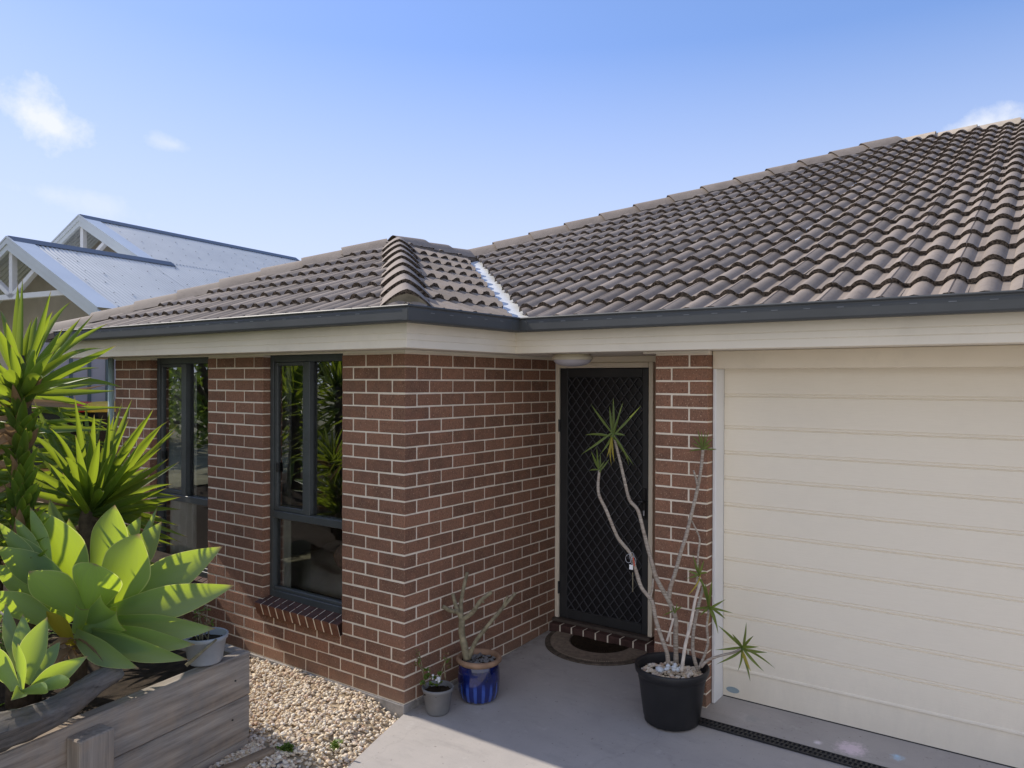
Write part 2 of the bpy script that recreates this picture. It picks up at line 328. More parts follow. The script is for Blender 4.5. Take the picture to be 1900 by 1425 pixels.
# ------------------------------------------------------------------ mesh builder
class MB:
    def __init__(s): s.v = []; s.f = []; s.m = []; s.r = []; s.pa = {}
    def add(s, verts, faces, mat=0, rnd=None):
        b = len(s.v); s.v.extend([tuple(x) for x in verts])
        rr = random.random() if rnd is None else rnd
        for q in faces: s.f.append(tuple(i+b for i in q)); s.m.append(mat); s.r.append(rr)
        return b
    def cbox(s, lo, hi, b=.003, mat=0, rnd=None, M=None):
        lo = Vector(lo); hi = Vector(hi)
        b = min(b, (hi.x-lo.x)*.45, (hi.y-lo.y)*.45, (hi.z-lo.z)*.45)
        V = []; idx = {}
        for sx in (0, 1):
            for sy in (0, 1):
                for sz in (0, 1):
                    c = (hi.x if sx else lo.x, hi.y if sy else lo.y, hi.z if sz else lo.z)
                    for ax in range(3):
                        p = list(c)
                        for k in range(3):
                            if k != ax: p[k] += -b if (sx, sy, sz)[k] else b
                        idx[(sx, sy, sz, ax)] = len(V); V.append(p)
        F = []
        for ax in range(3):
            o = [k for k in range(3) if k != ax]
            for sd in (0, 1):
                q = []
                for a, c in ((0, 0), (1, 0), (1, 1), (0, 1)):
                    t = [0, 0, 0]; t[ax] = sd; t[o[0]] = a; t[o[1]] = c; q.append(idx[(*t, ax)])
                F.append(q if (sd == 1) ^ (ax == 1) else q[::-1])
        for ax in range(3):
            o = [k for k in range(3) if k != ax]
            for a in (0, 1):
                for c in (0, 1):
                    t0 = [0, 0, 0]; t0[o[0]] = a; t0[o[1]] = c; t1 = list(t0); t1[ax] = 1
                    q = [idx[(*t0, o[0])], idx[(*t1, o[0])], idx[(*t1, o[1])], idx[(*t0, o[1])]]
                    F.append(q)
        for sx in (0, 1):
            for sy in (0, 1):
                for sz in (0, 1): F.append([idx[(sx, sy, sz, k)] for k in range(3)])
        if M is not None: V = [M @ Vector(p) for p in V]
        return s.add(V, F, mat, rnd)
    def tube(s, pts, rad, seg=8, mat=0, cap=True, rnd=None):
        pts = [Vector(p) for p in pts]; n = len(pts)
        rad = [rad]*n if not hasattr(rad, '__len__') else rad
        V = []; prev = None
        for i, p in enumerate(pts):
            t = (pts[min(i+1, n-1)]-pts[max(i-1, 0)]).normalized()
            a = t.cross(Vector((0, 0, 1))) if prev is None else prev - t*prev.dot(t)
            if a.length < 1e-4: a = t.cross(Vector((1, 0, 0)))
            a.normalize(); b = t.cross(a); prev = a
            for k in range(seg):
                g = 2*math.pi*k/seg; V.append(p + (a*math.cos(g)+b*math.sin(g))*rad[i])
        F = [(i*seg+k, i*seg+(k+1) % seg, (i+1)*seg+(k+1) % seg, (i+1)*seg+k) for i in range(n-1) for k in range(seg)]
        if cap: F += [tuple(range(seg))[::-1], tuple((n-1)*seg+k for k in range(seg))]
        return s.add(V, F, mat, rnd)
    def lathe(s, prof, c=(0, 0, 0), seg=40, mat=0, a0=0, a1=2*math.pi, rnd=None):
        V = []; full = abs(a1-a0-2*math.pi) < 1e-6; k = seg if full else seg+1
        for (r, z) in prof:
            for j in range(k):
                g = a0+(a1-a0)*j/seg; V.append((c[0]+r*math.cos(g), c[1]+r*math.sin(g), c[2]+z))
        F = []
        for i in range(len(prof)-1):
            for j in range(seg):
                F.append((i*k+j, i*k+(j+1) % k, (i+1)*k+(j+1) % k, (i+1)*k+j))
        return s.add(V, F, mat, rnd)
    def build(s, name, mats, parent=None, smooth=False, origin=None):
        me = bpy.data.meshes.new(name)
        o3 = Vector(origin) if origin is not None else Vector((0, 0, 0))
        V = [tuple(Vector(p)-o3) for p in s.v] if origin is not None else s.v
        me.from_pydata(V, [], s.f)
        for mm in (mats if isinstance(mats, (list, tuple)) else [mats]): me.materials.append(MT[mm])
        me.polygons.foreach_set('material_index', s.m)
        a = me.attributes.new('rnd', 'FLOAT', 'FACE'); a.data.foreach_set('value', s.r)
        for k, vals in s.pa.items():
            b = me.attributes.new(k, 'FLOAT', 'POINT'); vv = list(vals)+[0]*(len(s.v)-len(vals)); b.data.foreach_set('value', vv)
        if smooth: me.polygons.foreach_set('use_smooth', [True]*len(s.f))
        me.update()
        ob = bpy.data.objects.new(name, me); COL.objects.link(ob)
        if origin is not None: ob.location = o3
        if parent is not None:
            ob.parent = parent; ob.matrix_parent_inverse = parent.matrix_world.inverted() if False else Matrix.Identity(4)
            ob.location = o3 - Vector(world_loc(parent))
        return ob
def world_loc(o):
    l = Vector(o.location)
    while o.parent is not None: o = o.parent; l = l+Vector(o.location)
    return l
def tag(o, label=None, cat=None, group=None, kind=None):
    if label: o['label'] = label
    if cat: o['category'] = cat
    if group: o['group'] = group
    if kind: o['kind'] = kind
    return o
def thing(name, loc, label, cat, group=None):
    o = bpy.data.objects.new(name, None); o.empty_display_size = .2; o.location = loc; COL.objects.link(o)
    return tag(o, label, cat, group)
def smooth_angle(o, ang=40):
    me = o.data; me.polygons.foreach_set('use_smooth', [True]*len(me.polygons))
    try: me.set_sharp_from_angle(angle=R(ang))
    except Exception: pass
    return o

# ------------------------------------------------------------------ heights
def slab_z(y): return .05*y if y > 0 else .02*y

# ================================================================== THE HOUSE
house = thing('brick_house', (0, 0, 0), 'single storey brown brick house with dark grey concrete tile roof and cream garage door', 'house')
PIL = 1.085     # front plane of the pier by the garage
JZ = lambda k: 2.205-.086*k
def wall_bricks(mb, spans, plane, thick, out, conv, skip=None):
    'spans(k) gives [(a,b)] brick extents along the wall for course k'
    for k in range(0, 27):
        z0, z1 = JZ(k)+.005, JZ(k-1)-.005
        z1 = min(z1, 2.312)
        for a, b in spans(k):
            j = random.uniform(-.0012, .0016); e = random.uniform(-.0012, .0012)
            za = z0+random.uniform(-.0012, .0012); zb = z1+random.uniform(-.0012, .0012)
            conv(a+e, b+e, j, za, zb)
def clip(a, b, gaps):
    out = [(a, b)]
    for g0, g1 in gaps:
        nx = []
        for p, q in out:
            if q <= g0 or p >= g1: nx.append((p, q)); continue
            if p < g0: nx.append((p, g0))
            if q > g1: nx.append((g1, q))
        out = nx
    return [(p, q) for p, q in out if q-p > .018]
WIN = [(-3.01, -2.151), (-1.443, -.583)]
XL = -3.60
def front_spans(k):
    odd = k % 2 == 1
    e = 0. if odd else -.12
    bricks = []
    x = e
    while x > XL:
        a = max(XL, x-.23); bricks.append((a, x)); x -= .24
    gaps = WIN if JZ(k) > .40 else []
    out = []
    for a, b in bricks: out += clip(a, b, gaps)
    return out
mb = MB()
wall_bricks(mb, front_spans, 0, .11, -1, lambda a, b, j, z0, z1: mb.cbox((a, j, z0), (b, .11, z1), .0035))
def side_spans(k):
    odd = k % 2 == 1
    y = .12 if odd else 0.; out = []
    while y < 1.79:
        out.append((y, min(1.79, y+.23))); y += .24
    return out
wall_bricks(mb, side_spans, 0, .11, 1, lambda a, b, j, z0, z1: mb.cbox((-.11, a, z0), (j, b, z1), .0035))
# left end return wall of the wing
def ret_spans(k):
    y = .12 if k % 2 else .24; out = []
    while y < 5: out.append((y, y+.23)); y += .24
    return out
wall_bricks(mb, ret_spans, 0, .11, 1, lambda a, b, j, z0, z1: mb.cbox((XL-j, a, z0), (XL+.11, b, z1), .0035))
# mortar body, 3 mm behind the brick faces
def mort(lo, hi): mb.cbox(lo, hi, .001, 1)
I = .0035
for a, b in ((XL+I, -3.01-I), (-2.151+I, -1.443-I), (-.583+I, -I)): mort((a, I, .395), (b, .108, 2.311))
for a, b in WIN: mort((a-I+.004, I, .03), (b+I-.004, .108, .395))
mort((XL+I, I, .03), (-3.012, .108, .3945)); mort((-2.149, I, .03), (-1.445, .108, .3945)); mort((-.581, I, .03), (-I, .108, .3945))
mort((-.108, .109, .03), (-I, 1.788, 2.3105))
mort((XL+I, .109, .03), (XL+.108, 5.2, 2.3105))
# concrete slab edge below the bricks
mb.cbox((XL-.005, -.008, -.12), (.006, .12, .052), .004, 2); mb.cbox((-.1, .121, -.12), (.006, 1.79, .052), .004, 2)
mb.build('wall', ['brick', 'mortar', 'concrete'], house)
# pier beside the garage
mb = MB(); PX0, PX1 = 1.215, 1.575
for k in range(0, 27):
    z0, z1 = JZ(k)+.005, min(JZ(k-1)-.005, 2.312)
    odd = k % 2 == 1
    if odd: sp = [(PX0, PX0+.11, .11), (PX0+.12, PX1, .11)]
    else: sp = [(PX0, PX0+.23, .11), (PX0+.24, PX1, .23)]
    for a, b, d in sp:
        j = random.uniform(-.0012, .0016); mb.cbox((a, PIL+j, z0+random.uniform(-.001, .001)), (b+random.uniform(-.001, .001), PIL+d, z1+random.uniform(-.001, .001)), .0035)
    mb.cbox((PX0, PIL+.12, z0), (PX0+.11, PIL+.35, z1), .0035)
    if odd: mb.cbox((PX1-.11, PIL+.12, z0), (PX1, PIL+.35, z1), .0035)
    else: mb.cbox((PX1-.11, PIL+.24, z0), (PX1, PIL+.35, z1), .0035)
mb.cbox((PX0+I, PIL+I, .0), (PX1-I, PIL+.345, 2.311), .001, 1)
mb.build('pier', ['brick', 'mortar'], house)
# front wall right of the garage opening and back wall of the porch (out of frame, close the house)
mb = MB(); mb.cbox((6.5, PIL+.02, 0), (7.3, PIL+.13, 2.31), .003); mb.cbox((7.19, PIL+.1297, 0), (7.3, 6.0, 2.31), .003); mb.build('wall', ['brick'], house)
mb = MB(); mb.cbox((.84, 1.83, 0), (1.2, 1.94, 2.31), .003); mb.build('wall', ['brick'], house)
mb = MB(); mb.cbox((PX0+.0, PIL+.352, 0), (PX0+.11, 1.829, 2.31), .003)
mb.build('wall', ['brick'], house)

# ---- fascia, soffit, gutter follow the eave line with mitred corners
D = .28
EAVE = [(-3.985, 7.0, 'W'), (-3.985, -D, 'WS'), (D, -D, 'SE'), (D, .82, 'ES'), (7.5, .82, 'S')]
def eave_pt(i, o):
    x, y, t = EAVE[i]
    if 'W' in t: x -= o
    if 'E' in t: x += o
    if 'S' in t: y -= o
    return x, y
def eave_sweep(mb, prof, mat=0, closed=True):
    n = len(prof); V = []
    for i in range(len(EAVE)):
        for o, z in prof:
            x, y = eave_pt(i, o); V.append((x, y, z))
    F = []
    for i in range(len(EAVE)-1):
        for k in range(n if closed else n-1):
            F.append((i*n+k, i*n+(k+1) % n, (i+1)*n+(k+1) % n, (i+1)*n+k))
    F += [tuple(range(n)), tuple((len(EAVE)-1)*n+k for k in range(n))[::-1]] if closed else []
    mb.add(V, F, mat)
mb = MB()
g = .004
eave_sweep(mb, [(-.02, 2.307), (-.003, 2.307), (0, 2.310), (0, 2.352), (-g, 2.3535), (-g, 2.3565), (0, 2.358), (0, 2.392), (-g, 2.3935), (-g, 2.3965), (0, 2.398), (0, 2.463), (-.02, 2.463)])
mb.build('fascia', 'fascia_paint', house)
mb = MB()
eave_sweep(mb, [(.004, 2.453), (.098, 2.449), (.110, 2.452), (.114, 2.462), (.114, 2.518), (.111, 2.524), (.111, 2.532), (.118, 2.535), (.120, 2.541), (.116, 2.547), (.106, 2.546), (.103, 2.538), (.103, 2.465), (.02, 2.460), (.012, 2.52), (.004, 2.52)])
# joint brackets on the corners and overflow slots
for (x0, y0, x1, y1) in ((-.02+D, -D-.1165, D+.02, -D-.1135), (D+.1135, -D-.02, D+.1165, -D+.02)):
    pass
for x in np.arange(-3.6, .1, .17): mb.cbox((x, -D-.1148, 2.507), (x+.035, -D-.112, 2.511), .0005, 1)
for x in np.arange(.55, 7, .17): mb.cbox((x, .82-.1148, 2.507), (x+.035, .82-.112, 2.511), .0005, 1)
for y in np.arange(-.2, .6, .17): mb.cbox((D+.112, y, 2.507), (D+.1148, y+.035, 2.511), .0005, 1)
gut = mb.build('gutter', ['gutter_steel', 'slot_grey'], house)
for px, py, ax in ((D+.113, -D-.1155, 0), (D+.1155, -D-.113, 1), (D+.1155, .82-.20, 1), (D+.17, .82-.1155, 0)):
    mb2 = MB()
    if ax == 0: mb2.cbox((px-.04, py-.0012, 2.456), (px+.0, py+.003, 2.522), .001)
    else: mb2.cbox((px-.003, py, 2.456), (px+.0012, py+.04, 2.522), .001)
    mb2.build('joiner', 'gutter_steel', gut)
mb = MB()
def flat(x0, y0, x1, y1, z, th=.006, mat=0): mb.cbox((x0, y0, z), (x1, y1, z+th), .001, mat)
flat(-3.965, -D+.02, .26, -.001, 2.3125); flat(-3.965, 0.001, XL-.002, 5, 2.3125); flat(.002, 0.0, .26, .839, 2.3125); flat(.002, .8395, 7.4, 1.95, 2.3125)
# cover strips where the soffit meets the brickwork
mb.cbox((-3.62, -.016, 2.298), (.016, -.003, 2.3115), .002); mb.cbox((.003, -.0025, 2.298), (.016, 1.78, 2.3115), .002); mb.cbox((1.14, PIL-.026, 2.298), (1.59, PIL-.006, 2.3115), .002)
mb.build('soffit', 'soffit_paint', house)

# ---- roof
TH = R(23.0); CT, ST, TT = math.cos(TH), math.sin(TH), math.tan(TH)
Z0 = 2.479; GO = D+.115                   # plane height over the gutter lip
APX = -1.8525; APY = 1.8525; APZ = Z0+(GO+APY)*TT
RY = 6.62; RX0 = RY-4.805; RZ = Z0+(RY-.705)*TT
def roll(x):
    'height of the tile profile at x (tile 300 mm wide, two rolls)'
    t = x % .30
    h = 0
    for c in (.078, .228):
        d = abs(t-c)
        if d < .056: h = .033*math.cos(d/.056*math.pi/2)**.85
    return h
SAMP = [0, .02, .0225, .030, .042, .058, .078, .098, .114, .126, .1335, .136, .152, .172, .1745, .180, .192, .208, .226, .232, .236, .250, .264, .276, .2835, .286]
def tile_slope(mb, O, e, u, n, L0, L1, rows, gauge=.325, planes=()):
    import bmesh
    O = Vector(O); e = Vector(e); u = Vector(u); n = Vector(n)
    tmp = MB()
    i0 = math.floor(L0/.30); i1 = math.ceil(L1/.30)
    for r in range(rows):
        s0 = r*gauge; s1 = s0+gauge+.02
        for ti in range(i0, i1):
            rnd = random.random(); lift = random.uniform(0, .004); tilt = random.uniform(-.003, .003); sl = random.uniform(-.004, .004)
            xs = SAMP+[.2999]
            V = []
            for x in xs:
                h = roll(x) - (.007 if x == .232 else 0)
                ee = O+e*(ti*.30+x)
                j = random.uniform(-.006, .006)
                lo = s0+j+sl
                V.append(ee+u*lo+n*(h+.032+lift+tilt*(x/.15-1)))
                V.append(ee+u*s1+n*(h+.004))
                V.append(ee+u*(lo+.004)+n*(h*.96+.004+lift+random.uniform(-.004, .004)))
            k = len(xs)
            F = [(3*i, 3*(i+1), 3*(i+1)+1, 3*i+1) for i in range(k-1)]
            b = tmp.add(V, F, 0, rnd)
            for i in range(k-1):
                tmp.f.append((b+3*i+2, b+3*(i+1)+2, b+3*(i+1), b+3*i)); tmp.m.append(1); tmp.r.append(rnd)
    me = bpy.data.meshes.new('t'); me.from_pydata(tmp.v, [], tmp.f)
    bm = bmesh.new(); bm.from_mesh(me)
    lay = bm.faces.layers.float.new('rnd')
    for i, f in enumerate(bm.faces): f[lay] = tmp.r[i]; f.material_index = tmp.m[i]
    for co, no in planes:
        bmesh.ops.bisect_plane(bm, geom=bm.verts[:]+bm.edges[:]+bm.faces[:], plane_co=co, plane_no=no, clear_outer=True)
    bm.verts.index_update()
    b = len(mb.v); mb.v.extend([tuple(v.co) for v in bm.verts])
    for f in bm.faces:
        mb.f.append(tuple(v.index+b for v in f.verts)); mb.m.append(f.material_index); mb.r.append(f[lay])
    bm.free(); bpy.data.meshes.remove(me)
mb = MB()
ov = .030
rows = int((GO+APY)/CT/.325)+1
# front hip end
tile_slope(mb, (0, -GO+ov, Z0+ov*TT), (1, 0, 0), (0, CT, ST), (0, -ST, CT), -4.2, .5, rows, planes=[((0, 0, 0), (1, 1, 0)), ((-3.705, 0, 0), (-1, 1, 0))])
# wing slope facing the garage
tile_slope(mb, (GO-ov, 0, Z0+ov*TT), (0, 1, 0), (-CT, 0, ST), (ST, 0, CT), -.6, 3.3, rows, planes=[((0, 0, 0), (-1, -1, 0)), ((1.02, 0, 0), (1, 1, 0)), ((APX, 0, 0), (-1, 0, 0))])
# main slope over the garage
rows2 = int((RY-.705)/CT/.325)+1
tile_slope(mb, (0, .705+ov, Z0+ov*TT), (1, 0, 0), (0, CT, ST), (0, -ST, CT), -2.4, 7.7, rows2, planes=[((1.19, 0, 0), (-1, -1, 0)), ((-4.805, 0, 0), (-1, 1, 0)), ((0, RY, 0), (0, 1, 0))])
# far sides of the roof
XW = -3.985-.115
q = lambda *P: mb.add(P, [tuple(range(len(P)))], 0, .5)
q((XW, -GO, Z0), (APX, APY, APZ), (APX, APX*-1+1.10, APZ), (RX0, RY, RZ), (XW, RY*2-.705, Z0))
q((RX0, RY, RZ), (7.7, RY, RZ), (7.7, 13.1, Z0), (XW, 13.1, Z0))
roof = mb.build('roof', ['roof_tile', 'tile_edge'], house, smooth=False)
smooth_angle(roof, 45)
# valley flashing
mb = MB()
def vz(x, y): return Z0+(y-.705)*TT
dv = Vector((1, 1, 0)).normalized()*.13
a = Vector((GO-.02, .705+.02, Z0-.004+.004)); b = Vector((APX, 1.10-APX, APZ-.004))
mb.add([a-dv+Vector((0, 0, .02)), a+Vector((0, 0, .004)), a+dv+Vector((0, 0, .02)), b+dv+Vector((0, 0, .03)), b+Vector((0, 0, .012)), b-dv+Vector((0, 0, .03))], [(0, 1, 4, 5), (1, 2, 3, 4)])
mb.build('valley_flashing', 'zinc_flashing', roof)
# ridge and hip caps: one mesh, one object per cap
def cap_mesh(name, wl=.148, hl=.085, drop=.108, mats=('roof_tile', 'tile_edge', 'shaded_hip_mortar'), L=.46):
    mb = MB(); prof = []
    ang = math.atan2(drop, wl)
    pts = []
    for i in range(13):
        t = -1+2*i/12
        x = t*wl
        z = -drop*abs(t)**1.45
        pts.append((x, z))
    V = []; n = len(pts)
    for y, s, dz in ((0, 1.05, .020), (.03, 1.045, .019), (L, .96, -.006)):
        for x, z in pts: V.append((x*s, y, z+dz))
    for x, z in pts: V.append((x*.98, .012, z+.022-.030))
    F = [(r*n+i, r*n+i+1, (r+1)*n+i+1, (r+1)*n+i) for r in (0, 1) for i in range(n-1)]
    mb.add(V, F, 0, .5)
    b = 0
    for i in range(n-1): mb.f.append((3*n+i, 3*n+i+1, i+1, i)); mb.m.append(1); mb.r.append(.5)
    # bedding mortar under both flanges
    for sg in (-1, 1):
        W = []
        for y in np.linspace(.0, L-.06, 9):
            o = random.uniform(-.006, .010)
            W += [(sg*(wl*.97+o), y, -drop+.012), (sg*(wl*1.0+o+.012), y, -drop-.030), (sg*wl*.75, y, -drop-.03)]
        Fm = []
        for i in range(8):
            for k in range(2): Fm.append((3*i+k, 3*i+k+1, 3*i+k+4, 3*i+k+3))
        mb.add(W, Fm, 2)
    me_o = mb.build(name, list(mats))
    return me_o
cap0 = cap_mesh('ridge_cap')
smooth_angle(cap0, 40)
used = [False]
def place_caps(a, b, spacing, lift=.098, tan=False):
    a = Vector(a); b = Vector(b); d = (b-a); L = d.length; d.normalize()
    n = int(L/spacing+.5)
    side = d.cross(Vector((0, 0, 1))).normalized(); up = side.cross(d)
    for i in range(n):
        o = cap0 if not used[0] else cap0.copy()
        if used[0]: COL.objects.link(o)
        used[0] = True
        p = a+d*(i*L/n)+up*lift
        s2 = (side+up*random.uniform(-.02, .02)+d*random.uniform(-.01, .01)).normalized(); u2 = s2.cross(d).normalized()
        mm = Matrix.Identity(4)
        for k in range(3): mm[k][0] = s2[k]; mm[k][1] = d[k]; mm[k][2] = u2[k]; mm[k][3] = p[k]
        mm = mm @ Matrix.Diagonal((1, L/n/.40, 1, 1))
        o.parent = roof; o.matrix_parent_inverse = Matrix.Identity(4); o.matrix_basis = mm
        if tan:
            for k, nm in ((0, 'ridge_tan'), (2, 'bedding_mortar')): o.material_slots[k].link = 'OBJECT'; o.material_slots[k].material = MT[nm]
e = .135
place_caps((GO-e, -GO+e, Z0+e*TT), (APX+.1, APY-.1, APZ-.1*TT), .355)
e = .05
place_caps((XW+e, -GO+e, Z0+e*TT), (APX-.1, APY-.1, APZ-.1*TT), .40)
place_caps((APX, 1.10-APX, APZ), (APX, APY-.02, APZ), .42, .092)
place_caps((APX-.08, 1.10-APX-.08, APZ-.03), (RX0-.05, RY-.05, RZ-.02), .43)
place_caps((7.6, RY, RZ), (RX0-.02, RY, RZ+.0), .42, .055, True)
# mortar plug at the foot of the front hip
mb = MB(); pl = []
for i in range(15):
    t = -1+2*i/14; s = Vector((1, 1, 0)).normalized()
    base = Vector((GO-.125, -GO+.125, Z0+.03))+s*(t*.15)
    zt = .130-.105*abs(t)**1.45
    pl.append((base+Vector((0, 0, zt)), base))
V = [p for ab in pl for p in ab]; mb.add(V, [(2*i, 2*i+1, 2*i+3, 2*i+2) for i in range(14)])
mb.build('mortar_plug', 'shaded_plug_mortar', roof)

# ---- windows
def window(x0, x1, lab):
    mb = MB(); y0, y1 = .062, .125; zb, zt = .497, 2.3115
    def bar(a, b, z0, z1, ya=y0, yb=y1, mat=0): mb.cbox((a, ya, z0), (b, yb, z1), .003, mat)
    w = .040
    bar(x0+.001, x0+w, zb, zt); bar(x1-w, x1-.001, zb, zt); bar(x0+w, x1-w, zb, zb+.05); bar(x0+w, x1-w, 2.25, zt)
    bar(x0+w, x1-w, 1.088, 1.142, y0-.004, y1)
    xm = (x0+x1)/2+.0
    bar(xm-.030, xm+.022, 1.142, 2.25, y0-.002, y1)
    # opening sash on the left
    s = .034
    a, b = x0+w+.002, xm-.032
    bar(a, a+s, 1.144, 2.248, y0+.008, y1-.01); bar(b-s, b, 1.144, 2.248, y0+.008, y1-.01); bar(a+s, b-s, 1.144, 1.176, y0+.008, y1-.01); bar(a+s, b-s, 2.222, 2.248, y0+.008, y1-.01)
    bar(x0+w, x1-w, zb+.05, zb+.075, y0+.012, y1-.005)
    win = mb.build('window', 'dark_aluminium', house, origin=((x0+x1)/2, .09, zb)); tag(win, lab)
    for (a, b, c, d, yy) in ((x0+w+.003, x1-w-.003, zb+.077, 1.086, .098), (a+s+.001, b-s-.001, 1.178, 2.22, .088), (xm+.024, x1-w-.002, 1.144, 2.248, .098)):
        g = MB(); g.add([(a, yy, c), (b, yy, c), (b, yy, d), (a, yy, d)], [(0, 1, 2, 3)]); g.build('pane', 'window_glass', win)
    a, b = x0+w+.04, xm-.07
    g = MB(); g.add([(a-.03, .108, 1.18), (b+.03, .108, 1.18), (b+.03, .108, 2.22), (a-.03, .108, 2.22)], [(0, 1, 2, 3)]); g.build('fly_screen', 'fly_screen', win)
    g = MB(); g.cbox((x0+w+.036, y0-.002, 1.43), (x0+w+.052, y0+.012, 1.50), .003); g.build('catch', 'black_metal', win)
    # sloping sill of bricks on edge
    g = MB(); n = 11; L = (x1+.012-(x0-.045)); p = L/n
    sl = Matrix.Rotation(R(-14), 4, 'X')
    for i in range(n):
        xx = x0-.045+i*p
        M4 = Matrix.Translation((xx, -.048, .466)) @ Matrix.Rotation(R(17), 4, 'X')
        V0 = len(g.v)
        g.cbox((.005, 0, -.095), (p-.005, .20, 0), .004, 0, None, M4)
        nf = len(g.f)
        for fi in range(nf-26, nf):
            pass
    # lighter front ends
    for fi, f in enumerate(g.f):
        ys = [g.v[k][1] for k in f]
        if max(ys) < -.005 and len(f) == 4: g.m[fi] = 1
    M4 = Matrix.Translation((x0-.04, -.044, .462)) @ Matrix.Rotation(R(17), 4, 'X')
    g.cbox((0, .0, -.088), (L-.01, .19, 0), .001, 2, None, M4)
    g.build('sill', ['brick_sill', 'brick_sill_face', 'mortar'], win)
    return win
w_l = window(-3.01, -2.151, 'narrow window partly hidden by the yucca leaves'); w_r = window(-1.443, -.583, 'narrow window next to the brick corner')
# dark room behind the windows
mb = MB()
x0, x1, y0, y1, z0, z1 = -3.47, -.125, .13, 3.2, .18, 2.309
mb.add([(x0, y0, z0), (x1, y0, z0), (x1, y1, z0), (x0, y1, z0), (x0, y0, z1), (x1, y0, z1), (x1, y1, z1), (x0, y1, z1)], [(0, 1, 2, 3), (7, 6, 5, 4), (1, 5, 6, 2), (2, 6, 7, 3), (3, 7, 4, 0)])
for a, b in ((x0, -3.012), (-2.149, -1.445), (-.581, x1)): mb.cbox((a, .127, z0), (b, .14, z1), .001)
mb.cbox((-1.86, .145, z0), (-1.80, 3.1, z1), .001)
mb.build('room', 'room_wall', house)
def curtain(x0, x1, y, z0, z1, folds, label, name='curtain'):
    g = MB(); V = []; k = folds*8; amp = .02 if folds > 1 else .006
    for i in range(k+1):
        x = x0+(x1-x0)*i/k; yy = y+amp*math.sin(i/8*2*math.pi)
        V += [(x, yy, z0), (x, yy, z1)]
    g.add(V, [(2*i, 2*i+2, 2*i+3, 2*i+1) for i in range(k)])
    o = g.build(name, 'curtain', None, smooth=True, origin=((x0+x1)/2, y, z0)); tag(o, label, 'curtain'); return o
curtain(-1.392, -1.292, .140, .50, 2.28, 1, 'narrow white curtain edge inside the window nearest the brick corner')
curtain(-2.955, -2.55, .155, .50, 2.28, 4, 'white curtain drawn behind the window among the yucca leaves')
# bed seen through the lower pane
bed = thing('bed', (-.95, 1.0, .18), 'bed with rumpled pale bedding seen through the lower pane', 'bed')
mb = MB(); mb.cbox((-1.72, .42, .18), (-.2, 2.1, .52), .03); mb.build('bed_base', 'bed_base', bed)
mb = MB(); V = []; nx, ny = 26, 26
for i in range(nx+1):
    for j in range(ny+1):
        x = -1.74+1.56*i/nx; y = .24+1.88*j/ny
        z = .70+.035*math.sin(x*9+y*3)+.03*math.sin(y*14-x*5)+random.uniform(0, .012)
        if i in (0, nx) or j in (0, ny): z = .53
        V.append((x, y, z))
mb.add(V, [(i*(ny+1)+j, (i+1)*(ny+1)+j, (i+1)*(ny+1)+j+1, i*(ny+1)+j+1) for i in range(nx) for j in range(ny)])
mb.build('quilt', 'bed_linen', bed, smooth=True)
mb = MB(); V = []
for i in range(13):
    for j in range(16):
        a = -math.pi/2+math.pi*i/12; b = 2*math.pi*j/16
        V.append((-.80+.30*math.cos(a)*math.cos(b)*(1+.12*math.sin(b*5)), .44+.17*math.cos(a)*math.sin(b), .80+.14*math.sin(a)+.02*math.sin(b*4)))
mb.add(V, [(i*16+j, i*16+(j+1) % 16, (i+1)*16+(j+1) % 16, (i+1)*16+j) for i in range(12) for j in range(16)])
mb.build('pillow', 'pillow_cloth', bed, smooth=True)

# ---- front door
mb = MB(); Y = 1.80
mb.cbox((.004, Y-.02, .17), (.040, Y+.10, 2.262), .003); mb.cbox((.84, Y-.02, .17), (.876, Y+.10, 2.262), .003); mb.cbox((.041, Y-.02, 2.222), (.839, Y+.10, 2.262), .003)
mb.cbox((.003, Y-.008, 2.2635), (1.2, Y+.08, 2.311), .002)
frame = mb.build('door_frame', 'cream_paint', house)
mb = MB(); x0, x1, z0, z1 = .044, .836, .178, 2.218; y0, y1 = Y-.012, Y+.02; w = .072
mb.cbox((x0, y0, z0), (x0+w, y1, z1), .004); mb.cbox((x1-w+.022, y0, z0), (x1, y1, z1), .004); mb.cbox((x0+w, y0, z1-w), (x1-w+.022, y1, z1), .004); mb.cbox((x0+w, y0, z0), (x1-w+.022, y1, z0+w+.004), .004)
for zc in (.42, 1.75): mb.tube([(x0-.003, y0-.006, zc-.05), (x0-.003, y0-.006, zc+.05)], .008, 8)
door = mb.build('security_door', 'door_metal', house, origin=(.44, Y, .178)); smooth_angle(door, 30)
